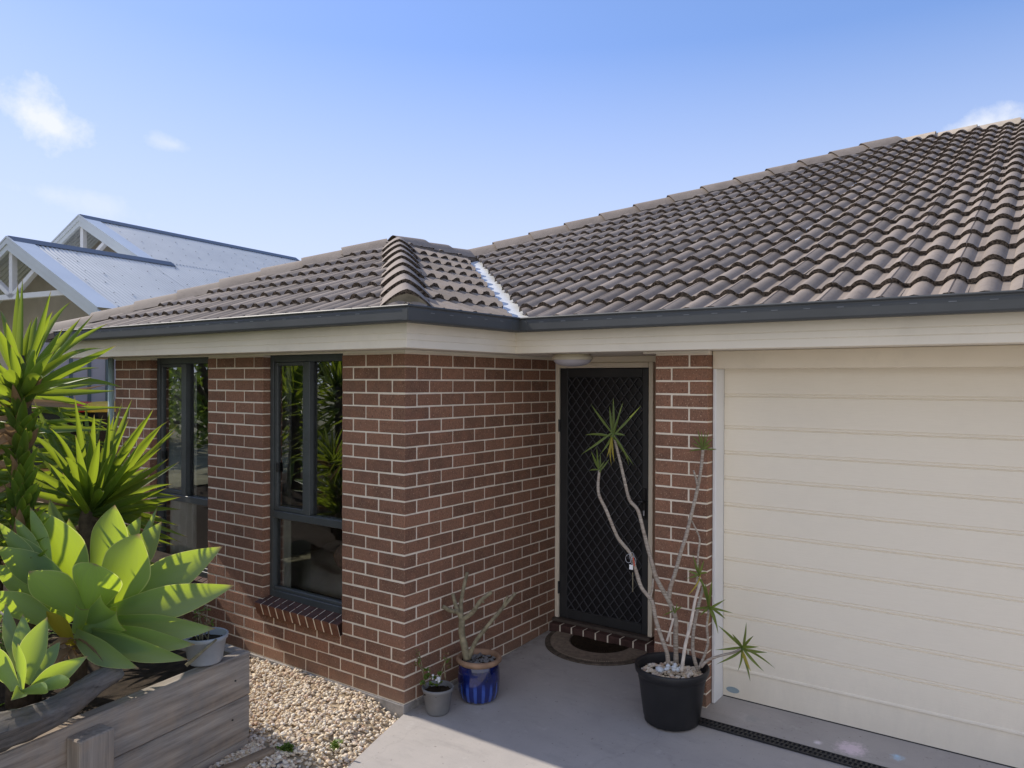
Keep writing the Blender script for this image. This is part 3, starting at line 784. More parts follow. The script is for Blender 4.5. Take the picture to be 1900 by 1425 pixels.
# diamond grille
mb = MB(); gx0, gx1, gz0, gz1 = x0+w-.003, x1-w+.025, z0+w, z1-w+.003
ym = Y-.004; pw, ph = .079, .100; wd = .0024
def strip(p, q):
    p = Vector(p); q = Vector(q); t = (q-p).normalized(); nrm = Vector((t.z, 0, -t.x))*wd
    d = Vector((0, -.004, 0))
    mb.add([p-nrm+d, p+nrm+d, q+nrm+d, q-nrm+d, p-nrm-d, p+nrm-d, q+nrm-d, q-nrm-d], [(0, 1, 2, 3), (7, 6, 5, 4), (0, 3, 7, 4), (1, 5, 6, 2)])
for sg in (1, -1):
    sl = ph/pw*sg
    c = gz0-3
    while c < gz1+3:
        pts = []
        x_at = lambda z: gx0+(z-c)/sl
        lo = (gx0, c); hi = (gx1, c+sl*(gx1-gx0))
        seg = [lo, hi]
        def cl(seg):
            (xa, za), (xb, zb) = seg
            ts = [0, 1]
            ta, tb = 0., 1.
            dz = zb-za
            for lim, s in ((gz0, 1), (gz1, -1)):
                f0 = s*(za-lim); f1 = s*(zb-lim)
                if f0 < 0 and f1 < 0: return None
                if f0 < 0: ta = max(ta, f0/(f0-f1))
                if f1 < 0: tb = min(tb, f0/(f0-f1))
            if tb-ta < .01: return None
            return ((xa+(xb-xa)*ta, za+dz*ta), (xa+(xb-xa)*tb, za+dz*tb))
        r = cl(seg)
        if r: strip((r[0][0], ym, r[0][1]), (r[1][0], ym, r[1][1]))
        c += ph
mb.build('diamond_grille', 'grille_metal', door)
mb = MB(); mb.add([(gx0, Y+.012, gz0), (gx1, Y+.012, gz0), (gx1, Y+.012, gz1), (gx0, Y+.012, gz1)], [(0, 1, 2, 3)])
mb.build('mesh_screen', 'black_metal', door)
mb = MB(); mb.cbox((x1-.045, y0-.012, 1.06), (x1-.012, y0+.002, 1.30), .005); mb.tube([(x1-.028, y0-.01, 1.20), (x1-.028, y0-.05, 1.20), (x1-.05, y0-.055, 1.20), (x1-.13, y0-.05, 1.205)], .009, 8)
mb.cbox((x1-.034, y0-.018, 1.09), (x1-.022, y0-.011, 1.13), .002, 1)
mb.build('handle', ['black_metal', 'steel_wire'], door)
mb = MB(); mb.cbox((.004, Y+.09, .1), (.9, Y+.13, 2.3), .002); mb.build('entry_door', 'bed_base', house)
# brick step
mb = MB(); n = 11; p = 1.19/n
for i in range(n):
    mb.cbox((.012+i*p+.005, 1.672+random.uniform(-.002, .002), .078), (.012+(i+1)*p-.005, 1.80, .152+random.uniform(-.002, .001)), .004)
mb.cbox((.012, 1.676, .02), (1.2, 1.79, .148), .001, 1); mb.cbox((.004, 1.735, .150), (.876, 1.83, .174), .004, 2)
mb.build('door_step', ['brick_sill', 'mortar', 'step_cap'], house)
# ---- garage
mb = MB(); YG = 1.31
grooves = [2.029, 1.821, 1.656, 1.49, 1.318, 1.142, .966, .79, .603, .427]
prof = [(2.205, 0)]
for zg in grooves:
    prof += [(zg+.013, 0), (zg+.008, .005), (zg+.006, .005), (zg+.003, 0), (zg-.004, 0), (zg-.007, .008), (zg-.011, .008), (zg-.014, 0)]
prof += [(.268, 0), (.262, -.007), (.252, -.007), (.246, .002), (.072, .002), (.068, .02)]
V = []
for z, d in prof: V += [(1.60, YG+d, z), (6.45, YG+d, z)]
mb.add(V, [(2*i, 2*i+2, 2*i+3, 2*i+1) for i in range(len(prof)-1)])
gd = mb.build('garage_door', 'garage_panel', house, origin=(4, YG, .068))
mb = MB(); V = []
for k in range(20):
    g = 2*math.pi*k/20; V.append((1.665+.043*math.cos(g), YG-.001, .118+.019*math.sin(g)))
V2 = [(v[0], v[1]+.004, v[2]) for v in V]
mb.add(V+V2, [tuple(range(20))]+[(i, (i+1) % 20, 20+(i+1) % 20, 20+i) for i in range(20)]); mb.build('badge', 'badge', gd)
mb = MB(); mb.cbox((1.577, 1.165, .062), (1.598, 1.36, 2.198), .003); mb.build('door_jamb', 'white_frame', house)
mb = MB(); mb.cbox((6.452, 1.165, .062), (6.50, 1.36, 2.30), .003); mb.build('door_jamb', 'white_frame', house)
mb = MB(); mb.cbox((1.5775, 1.158, 2.1985), (6.55, 1.36, 2.311), .003); mb.build('lintel', 'cream_paint', house)
mb = MB(); mb.cbox((1.60, YG+.001, .062), (6.45, YG+.03, .0715), .001); mb.build('rubber_seal', 'black_metal', gd)
mb = MB(); mb.cbox((1.578, 1.245, .02), (6.5, 1.40, .0615), .006); mb.build('threshold', 'concrete', house)
mb = MB(); mb.cbox((1.6, 1.36, .0), (6.5, 1.40, 2.3), .001); mb.build('door_lining', 'bed_base', house)
mb = MB(); mb.tube([(XL-.03, -.02, .3), (XL-.03, -.02, 2.31)], .026, 12); mb.build('downpipe', 'downpipe_steel', house, smooth=True)

# porch light
pl_ = thing('porch_light', (.47, 1.27, 2.3125), 'round cream ceiling light under the porch soffit', 'light')
mb = MB(); mb.lathe([(0, 0), (.13, 0), (.135, -.008), (.150, -.022), (.152, -.036), (.140, -.042)], (.47, 1.27, 2.312), 40); mb.build('rim', 'lamp_cream', pl_, smooth=True)
mb = MB(); mb.lathe([(.139, -.040), (.135, -.052), (.115, -.070), (.08, -.082), (.04, -.088), (0, -.089)], (.47, 1.27, 2.312), 40); mb.build('diffuser', 'lamp_diffuser', pl_, smooth=True)

# ================================================================== GROUND
def struct(name, mb, mat, smooth=False): return tag(mb.build(name, mat, None, smooth), kind='structure')
mb = MB(); V = [(-300, -300, -.10), (300, -300, -.10), (300, 300, -.10), (-300, 300, -.10)]; mb.add(V, [(0, 1, 2, 3)]); struct('ground', mb, 'lawn')
# driveway slab: from the gravel edge to the house
mb = MB(); ys = [-18, -9, -6, -3, -2, -1.4, -1.0, -.68, -.345, -.008, .2, .5, .852, .9, .948, 1.2, 1.5, 1.9]
def gx(y):
    if y >= -.008: return 0.004
    return -.008-max(y, -3)*.31+.012*math.sin(y*9)
V = []
for y in ys:
    for t in (0, .15, .4, 1.0): V.append((gx(y)+(8-gx(y))*t, y, slab_z(y)))
mb.add(V, [(i*4+k, i*4+k+1, (i+1)*4+k+1, (i+1)*4+k) for i in range(len(ys)-1) for k in range(3)])
V = []
for y in ys: V += [(gx(y), y, slab_z(y)), (gx(y)-.01, y, slab_z(y)-.09)]
mb.add(V, [(2*i, 2*i+1, 2*i+3, 2*i+2) for i in range(9)])
struct('driveway', mb, 'concrete')
# channel drain
dr = thing('channel_drain', (3, .9, slab_z(.9)), 'long black slotted drain grate across the concrete before the garage', 'drain')
mb = MB(); mb.cbox((1.30, .858, .030), (7, .942, .0485), .001); mb.build('channel', 'bed_base', dr)
mb = MB(); zt = .056
for y in (.856, .898, .940): mb.cbox((1.30, y-.0045, .0487), (7, y+.0045, zt), .001)
x = 1.30
while x < 4.0:
    mb.cbox((x, .861, .0487), (x+.011, .893, zt-.001), .001); mb.cbox((x+.008, .903, .0487), (x+.019, .935, zt-.001), .001); x += .026
mb.build('grate', 'black_plastic', dr)
# gravel bed
def gz(x, y):
    e = max(0, min(1, (x-gx(y)+.25)/.25)) if y < 0 else 0
    return .042-.075*e*(1 if y < -.01 else 1)+.010*math.sin(x*5+y*4)+.02*max(0, min(1, (-y-.2)/.8))*0-.02*max(0, min(1, (-y-.6)))
mb = MB(); V = []; nx, ny = 30, 30
for i in range(nx+1):
    for j in range(ny+1):
        y = -2.6+2.58*j/ny; xa = -2.6; xb = gx(y)-.004; x = xa+(xb-xa)*i/nx
        V.append((x, y, gz(x, y)-.012))
mb.add(V, [(i*(ny+1)+j, (i+1)*(ny+1)+j, (i+1)*(ny+1)+j+1, i*(ny+1)+j+1) for i in range(nx) for j in range(ny)])
struct('gravel_base', mb, 'gravel_base', True)
def plank_x(y): return -.35-(y+.88)*.146/.989     # front face of the planter
ico = []
import bmesh
bm = bmesh.new(); bmesh.ops.create_icosphere(bm, subdivisions=2, radius=1); bm.verts.index_update()
IV = np.array([v.co[:] for v in bm.verts]); IF = [tuple(v.index for v in f.verts) for f in bm.faces]; bm.free()
def stones(mb, pts, size, flat=.62):
    for (x, y, z) in pts:
        s = size*random.uniform(.65, 1.35)
        sc = np.array([s*random.uniform(.75, 1.35), s*random.uniform(.65, 1.0), s*flat*random.uniform(.7, 1.1)])
        d = 1+.14*np.sin(IV[:, [1, 2, 0]]*random.uniform(2, 4)+random.uniform(0, 6)).sum(1, keepdims=True)
        P = IV*d*sc
        rot = Matrix.Rotation(random.uniform(0, 6.3), 3, 'Z') @ Matrix.Rotation(random.gauss(0, .35), 3, 'X') @ Matrix.Rotation(random.gauss(0, .35), 3, 'Y')
        P = P @ np.array(rot).T + np.array([x, y, z])
        mb.add(P.tolist(), IF, 0)
mb = MB(); pts = []
for _ in range(8000):
    y = random.uniform(-1.75, -.015); xmax = gx(y)+random.gauss(.0, .012); xmin = (plank_x(y)-.02 if y < -.86 else -1.75)
    x = random.uniform(xmin, xmax)
    if x > xmax: continue
    pts.append((x, y, gz(x, y)+random.uniform(-.006, .010)))
stones(mb, pts, .0112)
tag(mb.build('gravel', 'pebble', None, True), 'loose tan river pebbles between the planter and the brick wall', 'gravel', kind='stuff')
# garden soil behind the sleepers and the raised side yard
def bed_z(x, y): return .50+.30*max(0, min(1, (-x-1.0)/3.2))+.03*math.sin(x*4+y*3)
mb = MB(); V = []; nx, ny = 40, 24
for i in range(nx+1):
    for j in range(ny+1):
        y = -4.2+3.36*j/ny; x = plank_x(y)-.03-(5.2)*(i/nx)
        V.append((x, y, bed_z(x, y)+random.uniform(-.015, .015)))
mb.add(V, [(i*(ny+1)+j, (i+1)*(ny+1)+j, (i+1)*(ny+1)+j+1, i*(ny+1)+j+1) for i in range(nx) for j in range(ny)])
V = []
for i in range(13):
    x = -2.3-3.3*i/12
    V += [(x, -.84, bed_z(x, -.84)), (x, -.02, bed_z(x, -.3)-.02)]
mb.add(V, [(2*i, 2*i+1, 2*i+3, 2*i+2) for i in range(12)])
struct('garden_bed', mb, 'soil', True)
mb = MB(); V = [(-3.72, -.02, .74), (-3.72, 30, .78), (-60, 30, .78), (-60, -30, .72), (-5.5, -30, .72), (-5.5, -.02, .78)]
mb.add(V, [(0, 1, 2, 5), (5, 2, 3, 4)]); V = [(-3.72, -.02, .74), (-3.72, 30, .78), (-3.72, 30, -.1), (-3.72, -.02, -.1)]; mb.add(V, [(0, 1, 2, 3)])
struct('side_yard', mb, 'lawn')

# ================================================================== PLANTER
ang = math.atan2(.146, .989)
planter = thing('timber_planter', (-.3, -2.0, 0), 'raised garden bed edge of weathered grey timber sleepers with two tiers', 'planter')
def sleeper(name, p0, length, z0, z1, thick, rz, mat='weathered_sleeper', inward=1):
    mb = MB(); nseg = 1
    mb.cbox((0 if inward < 0 else -thick, -length, 0), (thick if inward < 0 else 0, 0, z1-z0), .006)
    o = mb.build(name, mat, planter); o.location = Vector((p0[0], p0[1], z0))-Vector(planter.location); o.rotation_euler = (0, 0, rz); return o
# local y runs along the plank
P0 = Vector((-.35, -.885))
sleeper('sleeper', P0, 3.2, .338, .580, .075, ang)
sleeper('sleeper', P0+Vector((-.003, 0)), 3.2, .094, .334, .075, ang)
o = sleeper('sleeper', P0+Vector((-.010, .001)), 3.2, -.1, .090, .075, ang)
# the end of the bed, facing the house
sleeper('sleeper', (-.425, -.955), 1.9, .340, .578, .075, R(-90)+R(3)); sleeper('sleeper', (-.425, -.957), 1.9, .094, .336, .075, R(-90)+R(3))
# short post against the front
mb = MB(); mb.cbox((0.004, -.165, -.1), (.105, 0, .535), .006)
o = mb.build('post', 'post_timber', planter); o.location = Vector((-.222, -1.78, 0))-Vector(planter.location); o.rotation_euler = (0, 0, ang)
for yy, zz in ((-.11, .45), (-.13, .24)):
    mb = MB(); mb.tube([(.001, yy, zz), (.005, yy, zz)], .005, 10)
    o = mb.build('bolt', 'black_metal', planter); o.location = Vector((P0.x, P0.y, 0))-Vector(planter.location); o.rotation_euler = (0, 0, ang)
# driftwood log on the soil
def rough_log(name, a, b, r0, r1, mat, label, cat, seg=18, n=26, bend=.03, groove=.16):
    a = Vector(a); b = Vector(b); L = (b-a).length
    mb = MB(); V = []; ph = [random.uniform(0, 6) for _ in range(seg)]
    for i in range(n+1):
        t = i/n; y = L*t; rr = r0+(r1-r0)*t; cx = bend*math.sin(t*5); cz = bend*.5*math.sin(t*7+1)
        if i in (0, n): rr *= .72
        for k in range(seg):
            g = 2*math.pi*k/seg
            q = rr*(1+groove*math.sin(ph[k]+t*3)*(.5+.5*math.sin(k*2.3))+random.uniform(-.05, .05))
            V.append((cx+q*math.cos(g), y, cz+q*.8*math.sin(g)))
    F = [(i*seg+k, i*seg+(k+1) % seg, (i+1)*seg+(k+1) % seg, (i+1)*seg+k) for i in range(n) for k in range(seg)]
    F += [tuple(range(seg))[::-1], tuple(n*seg+k for k in range(seg))]
    mb.add(V, F); o = mb.build(name, mat); smooth_angle(o, 50)
    o.location = a; o.rotation_mode = 'QUATERNION'; o.rotation_quaternion = Vector((0, 1, 0)).rotation_difference((b-a).normalized())
    return tag(o, label, cat)
rough_log('driftwood_log', at(-70, 1388, 3.00), at(228, 1252, 3.60), .100, .052, 'driftwood', 'grey weathered log lying on the soil behind the planter edge', 'log')

# ================================================================== PLANTS
def blade(mb, base, tip, width, side=None, sag=.0, channel=.25, mat=0, shape='sword', nseg=14, twist=0., wave=0., droop=0.):
    'a leaf from base to tip; sag bends its middle (+ up), side is the across direction'
    base = Vector(base); tip = Vector(tip); d = tip-base; L = d.length
    if side is None: side = d.cross(Vector((0, 0, 1)))
    if side.length < 1e-4: side = Vector((1, 0, 0))
    side = (side-d*(side.dot(d)/d.length_squared)).normalized()
    nrm = side.cross(d).normalized()
    if nrm.z < 0 and abs(nrm.z) > .05: nrm = -nrm
    V = []; ed = []; al = []; ac = []
    cols = (-1, -.5, 0, .5, 1)
    for i in range(nseg+1):
        t = i/nseg
        if shape == 'sword': w = (.55+.45*min(1, t/.35)) if t < .35 else (1-((t-.35)/.65)**1.7)
        elif shape == 'agave': w = (.42+.58*math.sin(min(1, t/.55)*math.pi/2)**1.4) if t < .55 else max(0, 1-((t-.55)/.45)**1.55)
        elif shape == 'cut': w = .6+.4*min(1, t/.4)
        else: w = math.sin(math.pi*min(1, .12+t*.88))**.7
        w = max(w, .012)*width/2
        bend = 4*sag*t*(1-t)*L
        p = base+d*t+nrm*bend
        if droop: p = p-Vector((0, 0, droop*L*max(0, t-.45)**2*3))
        an = twist*t; s = side*math.cos(an)+nrm*math.sin(an); q = nrm*math.cos(an)-side*math.sin(an)
        for c in cols:
            V.append(p+s*(w*c)+q*(channel*w*(c*c-.35)+wave*w*math.sin(t*17+c*2))); ed.append(abs(c)); al.append(t); ac.append(c)
    k = len(cols)
    F = [(i*k+j, i*k+j+1, (i+1)*k+j+1, (i+1)*k+j) for i in range(nseg) for j in range(k-1)]
    b = len(mb.v)
    for key, vals in (('edge', ed), ('along', al), ('across', ac)):
        lst = mb.pa.setdefault(key, []); lst.extend([0]*(b-len(lst))); lst.extend(vals)
    mb.add(V, F, mat)

# ---- agave (foxtail) rosette
C0 = at(168, 1135, 3.92)
agv = thing('agave_plant', (C0.x, C0.y, bed_z(C0.x, C0.y)), 'large broad leaved agave rosette with glaucous green leaves glowing in the sun', 'plant')
mb = MB()
def AG(tu, tv, bu, bv, wpx, tf, bf=3.92, sag=.05, ch=.35, shape='agave', mat=0, side=None, twist=0, wave=0):
    b = at(bu, bv, bf); t = at(tu, tv, tf); f = (bf+tf)/2
    dd = (t-b)
    if side is None: side = RX*(-(tv-bv)) + (-UP)*(tu-bu)     # across, in the plane facing the viewer
    blade(mb, b, t, wpx*1.1/FPX*f, Vector(side), sag, ch, mat, shape, 18, twist, wave)
AG(213, 937, 178, 1085, 66, 3.86, 3.98, .03)
AG(73, 946, 150, 1110, 74, 3.78, 3.95, .04)
AG(300, 968, 220, 1092, 46, 4.10, 4.02, .03)
AG(258, 990, 188, 1142, 86, 3.66, 3.88, .04, .30)
AG(413, 1014, 205, 1128, 62, 4.02, 3.93, .03)
AG(436, 1086, 185, 1142, 56, 3.86, 3.86, .05, .40)
AG(400, 1166, 178, 1152, 48, 3.84, 3.84, .07, .4)
AG(362, 1196, 168, 1165, 44, 3.72, 3.80, .07, .4)
AG(350, 1224, 165, 1172, 38, 3.62, 3.78, .07, .4)
AG(258, 1240, 140, 1172, 40, 3.52, 3.76, .09, .35)
AG(176, 1046, 160, 1142, 84, 3.44, 3.82, .06, .40)
AG(54, 1060, 152, 1142, 60, 3.42, 3.78, .05, .35)
AG(-6, 1014, 140, 1120, 56, 3.50, 3.82, .05, .35)
AG(-14, 1048, 136, 1150, 58, 3.58, 3.84, .05, .35)
AG(92, 925, 146, 1080, 34, 4.24, 4.02, .02, .5)
AG(56, 941, 92, 1060, 26, 3.62, 3.74, .0, .5)
AG(28, 960, 80, 1070, 28, 3.58, 3.72, .0, .5)
AG(-4, 968, 90, 1090, 30, 3.52, 3.72, .0, .5)
AG(292, 941, 236, 1080, 14, 4.32, 4.10, .0, .8)
AG(330, 1125, 190, 1140, 42, 4.10, 3.96, .08, .4)
AG(128, 962, 150, 1085, 40, 3.98, 3.98, .02, .4)
AG(12, 985, 110, 1090, 34, 3.55, 3.76, .03, .4)
AG(262, 958, 200, 1080, 40, 4.06, 4.02, .02, .4)
AG(-30, 1100, 110, 1165, 44, 3.46, 3.74, .07, .4)
AG(372, 1050, 205, 1120, 44, 4.14, 4.0, .04, .4)
AG(24, 1030, 130, 1120, 40, 3.60, 3.80, .05, .4)
AG(300, 1205, 160, 1168, 34, 3.66, 3.80, .08, .4)
AG(221, 1150, 156, 1172, 44, 3.56, 3.78, .14, .3, 'cut')
AG(198, 1122, 150, 1170, 40, 3.56, 3.80, .10, .3, 'cut')
AG(86, 1134, 136, 1206, 26, 3.55, 3.76, .06, .6, 'agave', 1)
AG(150, 1128, 138, 1175, 22, 3.60, 3.78, .05, .5, 'cut')
mb.build('leaf_rosette', ['agave_leaf', 'yellow_leaf'], agv, smooth=True)
mb = MB(); B = at(150, 1160, 3.9); mb.tube([(B.x-.06, B.y-.0, bed_z(B.x, B.y)-.05), (B.x-.03, B.y, B.z-.1), at(160, 1140, 3.9)], [.05, .048, .04], 12); mb.build('stem', 'yucca_trunk', agv, smooth=True)
mb = MB()
for i in range(16):
    a = random.uniform(0, 6.3); b0 = at(random.uniform(120, 175), random.uniform(1185, 1210), 3.7); L = random.uniform(.12, .3)
    t = b0+Vector((math.cos(a)*L, math.sin(a)*L, -random.uniform(.02, .14))); blade(mb, b0, t, random.uniform(.02, .045), None, random.uniform(-.1, .15), .5, 0, 'sword', 8, random.uniform(-1, 1), .2)
mb.build('dead_leaves', 'dead_leaf', agv, smooth=True)

mb = MB()
for i in range(90):
    b0 = at(random.uniform(-20, 330), random.uniform(1215, 1330), random.uniform(3.2, 3.75)); b0.z = bed_z(b0.x, b0.y)+random.uniform(.0, .03)
    if b0.x > plank_x(b0.y)-.09: continue
    a = random.uniform(0, 6.3); L = random.uniform(.04, .14)
    blade(mb, b0, b0+Vector((math.cos(a)*L, math.sin(a)*L, random.uniform(-.005, .03))), random.uniform(.008, .025), None, random.uniform(0, .2), .5, 1 if random.random() < .3 else 0, 'sword', 6, random.uniform(-1, 1))
lt = mb.build('leaf_litter', ['dead_leaf', 'small_leaf'], None, True); tag(lt, 'dry brown leaf litter lying on the dark soil behind the sleepers', 'leaf litter', kind='stuff')
# ---- young agave in front
C1 = at(45, 1255, 3.30)
ag2 = thing('agave_plant', (C1.x, C1.y, bed_z(C1.x, C1.y)), 'small young agave with broad leaves low beside the grey log', 'plant')
mb = MB()
AG(43, 1140, 52, 1262, 36, 3.42, 3.34, .03); AG(88, 1145, 46, 1268, 46, 3.30, 3.28, .06, .35); AG(-36, 1150, 30, 1270, 44, 3.30, 3.28, .12)
AG(-60, 1196, 28, 1280, 40, 3.10, 3.22, .14); AG(163, 1217, 62, 1278, 36, 3.20, 3.22, .12, .4); AG(33, 1194, 40, 1280, 18, 3.16, 3.22, .02)
AG(112, 1190, 60, 1270, 26, 3.42, 3.30, .08); AG(88, 1280, 36, 1286, 20, 3.02, 3.18, .10, .4); AG(20, 1300, 36, 1284, 24, 2.98, 3.18, .1); AG(10, 1120, 40, 1250, 26, 3.50, 3.36, .02)
AG(130, 1262, 60, 1282, 24, 3.08, 3.18, .1)
mb.build('leaf_rosette', ['agave_leaf'], ag2, smooth=True)

# ---- yuccas
def yucca_head(mb, cu, cv, f, tips, w=.048, bfs=.0):
    for (tu, tv, *r) in tips:
        df = r[0] if r else random.uniform(-.28, .28)
        k = random.uniform(0, .12)
        b = at(cu+(tu-cu)*.04+random.uniform(-5, 5), cv+(tv-cv)*.04+random.uniform(-10, 14), f+df*.1+bfs)
        t = at(tu, tv, f+min(df, .30))
        dd = t-b
        sd = (RX*(-(tv-cv))-UP*(tu-cu)).normalized()+FW*random.uniform(-.7, .7)
        blade(mb, b, t, w*random.uniform(.85, 1.15), sd, random.uniform(-.03, .05), random.uniform(.35, .7), 0, 'sword', 12, 0, 0, random.choice((0, 0, 0, .05, .14)))
F1 = 3.80
C2 = at(38, 720, F1)
yu1 = thing('yucca_plant', (C2.x, C2.y, bed_z(C2.x, C2.y)), 'tall yucca with long sword leaves at the left edge of the frame', 'plant')
mb = MB()
T1 = [(42, 515), (33, 528), (95, 538), (98, 554), (133, 532), (174, 583), (202, 591), (193, 627), (216, 641), (229, 693), (215, 725), (117, 609), (11, 576), (-6, 600), (-30, 560), (-60, 590), (-90, 640), (-120, 690), (20, 640, -.5), (65, 620, -.45), (100, 640, -.5), (150, 640, -.35), (-40, 700, -.4), (-100, 740), (-130, 780), (170, 700, -.3), (70, 560, .4), (0, 545, .45), (150, 590, .45), (185, 665, .45), (60, 590, .1), (80, 665, -.55), (10, 690, -.6)]
yucca_head(mb, 36, 728, F1, T1, .046)
# drooping skirt down the trunk
sk = []
for i in range(150):
    cv = random.uniform(725, 1000); a = random.choice((-1, 1))
    tu = 38+a*random.uniform(95, 185); tv = cv+random.uniform(-25, 95)
    sk.append((cv, tu, tv))
for cv, tu, tv in sk:
    if tu > 38: continue
    df = random.uniform(.0, .5) if random.random() < .7 else random.uniform(-.3, 0)
    b = at(38+random.uniform(-8, 8), cv, F1+df*.08); t = at(tu*1.0, tv, F1+df)
    blade(mb, b, t, random.uniform(.03, .045), (RX*(-(tv-cv))-UP*(tu-38)).normalized()+FW*random.uniform(-1.2, 1.2), random.uniform(-.02, .10), .6, 1 if random.random() < .22 else 0, 'sword', 10, 0, 0, random.uniform(0, .5))
for i in range(130):      # short upright leaf bases hugging the trunk
    cv = random.uniform(690, 1080); a = random.uniform(-1, 1)
    b = at(38+a*9, cv+14, F1-.05*(1-abs(a))); t = at(38+a*random.uniform(28, 60), cv-random.uniform(15, 60), F1-random.uniform(.05, .2))
    blade(mb, b, t, random.uniform(.04, .055), None, .04, .5, 1 if random.random() < .15 else 0, 'sword', 8)
mb.build('leaf_crown', ['yucca_leaf', 'dead_leaf'], yu1, smooth=True)
mb = MB(); tb = at(40, 735, F1); mb.tube([(tb.x+.02, tb.y, bed_z(tb.x, tb.y)-.05), (tb.x+.03, tb.y, 1.1), (tb.x, tb.y, 1.6), tb, at(34, 660, F1)], [.08, .06, .05, .042, .025], 14); mb.build('trunk', 'yucca_trunk', yu1, smooth=True)
F2 = 4.62
C3 = at(168, 945, F2)
yu2 = thing('yucca_plant', (C3.x, C3.y, bed_z(C3.x, C3.y)), 'shorter yucca with a full fan of sword leaves before the narrow window', 'plant')
mb = MB()
T2 = [(150, 770, .1), (175, 760, -.2), (212, 770, .0), (240, 775, -.35), (262, 765, .2), (300, 790, -.3), (90, 765, -.3), (75, 800, -.1), (45, 815, .0), (30, 870, .1), (70, 830, .2), (260, 820, -.5), (300, 830, -.4), (310, 905, -.3), (290, 935, -.3), (120, 820, -.55), (165, 790, -.4), (185, 815, -.6), (90, 850, -.5), (138, 733, -.15), (62, 741), (106, 748, .2), (159, 741, .3), (191, 746, .25), (202, 755, -.25), (227, 745, .2), (246, 738, .25), (279, 737, -.1), (286, 757, -.2), (313, 748, -.1), (332, 786, -.1), (326, 799, .1), (313, 851, .05), (334, 856, -.1), (329, 897, -.15), (336, 922, .0), (336, 937, -.1), (55, 779, -.25), (25, 847, -.3), (34, 795, .1), (0, 815, .1), (-10, 854, -.1), (10, 900, -.3), (40, 930, -.1), (116, 877, -.6), (191, 902, -.6), (140, 807, -.5), (209, 811, -.45), (332, 968, 0), (349, 997, -.1), (337, 1007, -.15), (60, 960, -.2), (20, 975, 0), (300, 960, .3), (320, 880, .35), (80, 800, .35), (120, 770, .4), (250, 800, .45), (280, 850, .4), (60, 880, .3), (0, 890, .3), (300, 1010, .1), (270, 1030, -.2), (70, 1010, .1)]
yucca_head(mb, 168, 945, F2, T2, .047)
for i in range(26):
    cv = random.uniform(960, 1060); tu = 168+random.choice((-1, 1))*random.uniform(90, 165); tv = cv+random.uniform(-30, 50); df = random.uniform(-.35, .35)
    blade(mb, at(168, cv, F2), at(tu, tv, F2+df), random.uniform(.03, .045), (RX*(-(tv-cv))-UP*(tu-168)).normalized()+FW*random.uniform(-1, 1), .04, .6, 1 if random.random() < .2 else 0, 'sword', 10)
mb.build('leaf_crown', ['yucca_leaf', 'dead_leaf'], yu2, smooth=True)
mb = MB(); tb = at(166, 965, F2); mb.tube([(tb.x, tb.y, bed_z(tb.x, tb.y)-.1), (tb.x, tb.y, tb.z), at(168, 925, F2)], [.075, .06, .03], 12); mb.build('trunk', 'yucca_trunk', yu2, smooth=True)
# background clump at the far left
F3 = 4.9
C4_ = at(-20, 930, F3)
yu3 = thing('yucca_plant', (C4_.x, C4_.y, bed_z(C4_.x, C4_.y)), 'dense clump of shaded yucca leaves low behind the tall yucca trunk', 'plant')
mb = MB()
for i in range(210):
    cu, cv = random.choice(((-10, 1010), (60, 1010), (-60, 930), (20, 940), (100, 1050)))
    a = random.uniform(.1, math.pi-.1); L = random.uniform(70, 165)
    tu = cu+math.cos(a)*L*1.1; tv = cv-math.sin(a)*L*.8+random.uniform(0, 30)
    df = random.uniform(-.4, .4)
    blade(mb, at(cu, cv, F3+.2), at(tu, tv, F3+.2+df), random.uniform(.03, .05), (RX*math.sin(a)-UP*math.cos(a))+FW*random.uniform(-1, 1), random.uniform(-.05, .1), .6, 1 if random.random() < .1 else 0, 'sword', 9)
for cv, tu, tv in sk:
    if tu <= 38: continue
    df = random.uniform(-.15, .5); f = 4.75
    b = at(30+random.uniform(-10, 10), cv, f+df*.3); t = at(tu+20, tv-12, f+df)
    blade(mb, b, t, random.uniform(.034, .05), (RX*(-(tv-cv))-UP*(tu-38)).normalized()+FW*random.uniform(-1.2, 1.2), random.uniform(-.02, .10), .6, 1 if random.random() < .08 else 0, 'sword', 10)
mb.build('leaf_crown', ['yucca_leaf', 'dead_leaf'], yu3, smooth=True)
for cu in (-10, 60, 100):
    mb = MB(); b = at(cu, 1010, F3+.2); mb.tube([(b.x, b.y, bed_z(b.x, b.y)-.1), b], .05, 10); mb.build('trunk', 'yucca_trunk', yu3, smooth=True)
# two more yuccas outside the frame on the left; the photo shows them mirrored in the window glass
for (x, y, zt, lab) in ((-3.25, -2.15, 2.05, 'sunlit yucca head mirrored in the right pane by the brick corner'), (-4.15, -2.25, 2.0, 'yucca on a dark trunk mirrored in the left pane by the brick corner')):
    yx = thing('yucca_plant', (x, y, bed_z(x, y)), lab, 'plant'); c = Vector((x, y, zt)); mb = MB()
    for i in range(110):
        th = random.uniform(0, 2*math.pi); el_ = random.uniform(-.5, 1.45) if i < 80 else random.uniform(-.9, 0); L = random.uniform(.5, .72)
        b = c+Vector((0, 0, random.uniform(-.25, .05) if i < 80 else random.uniform(-.8, -.2)))
        t = b+Vector((math.cos(th)*math.cos(el_), math.sin(th)*math.cos(el_), math.sin(el_)))*L
        blade(mb, b, t, random.uniform(.045, .06), None, random.uniform(-.02, .06), .5, 0, 'sword', 9)
    mb.build('leaf_crown', 'yucca_leaf', yx, smooth=True)
    mb = MB(); mb.tube([(x, y, bed_z(x, y)-.1), (x+.03, y, 1.3), c], [.09, .07, .04], 12); mb.build('trunk', 'yucca_trunk', yx, smooth=True)
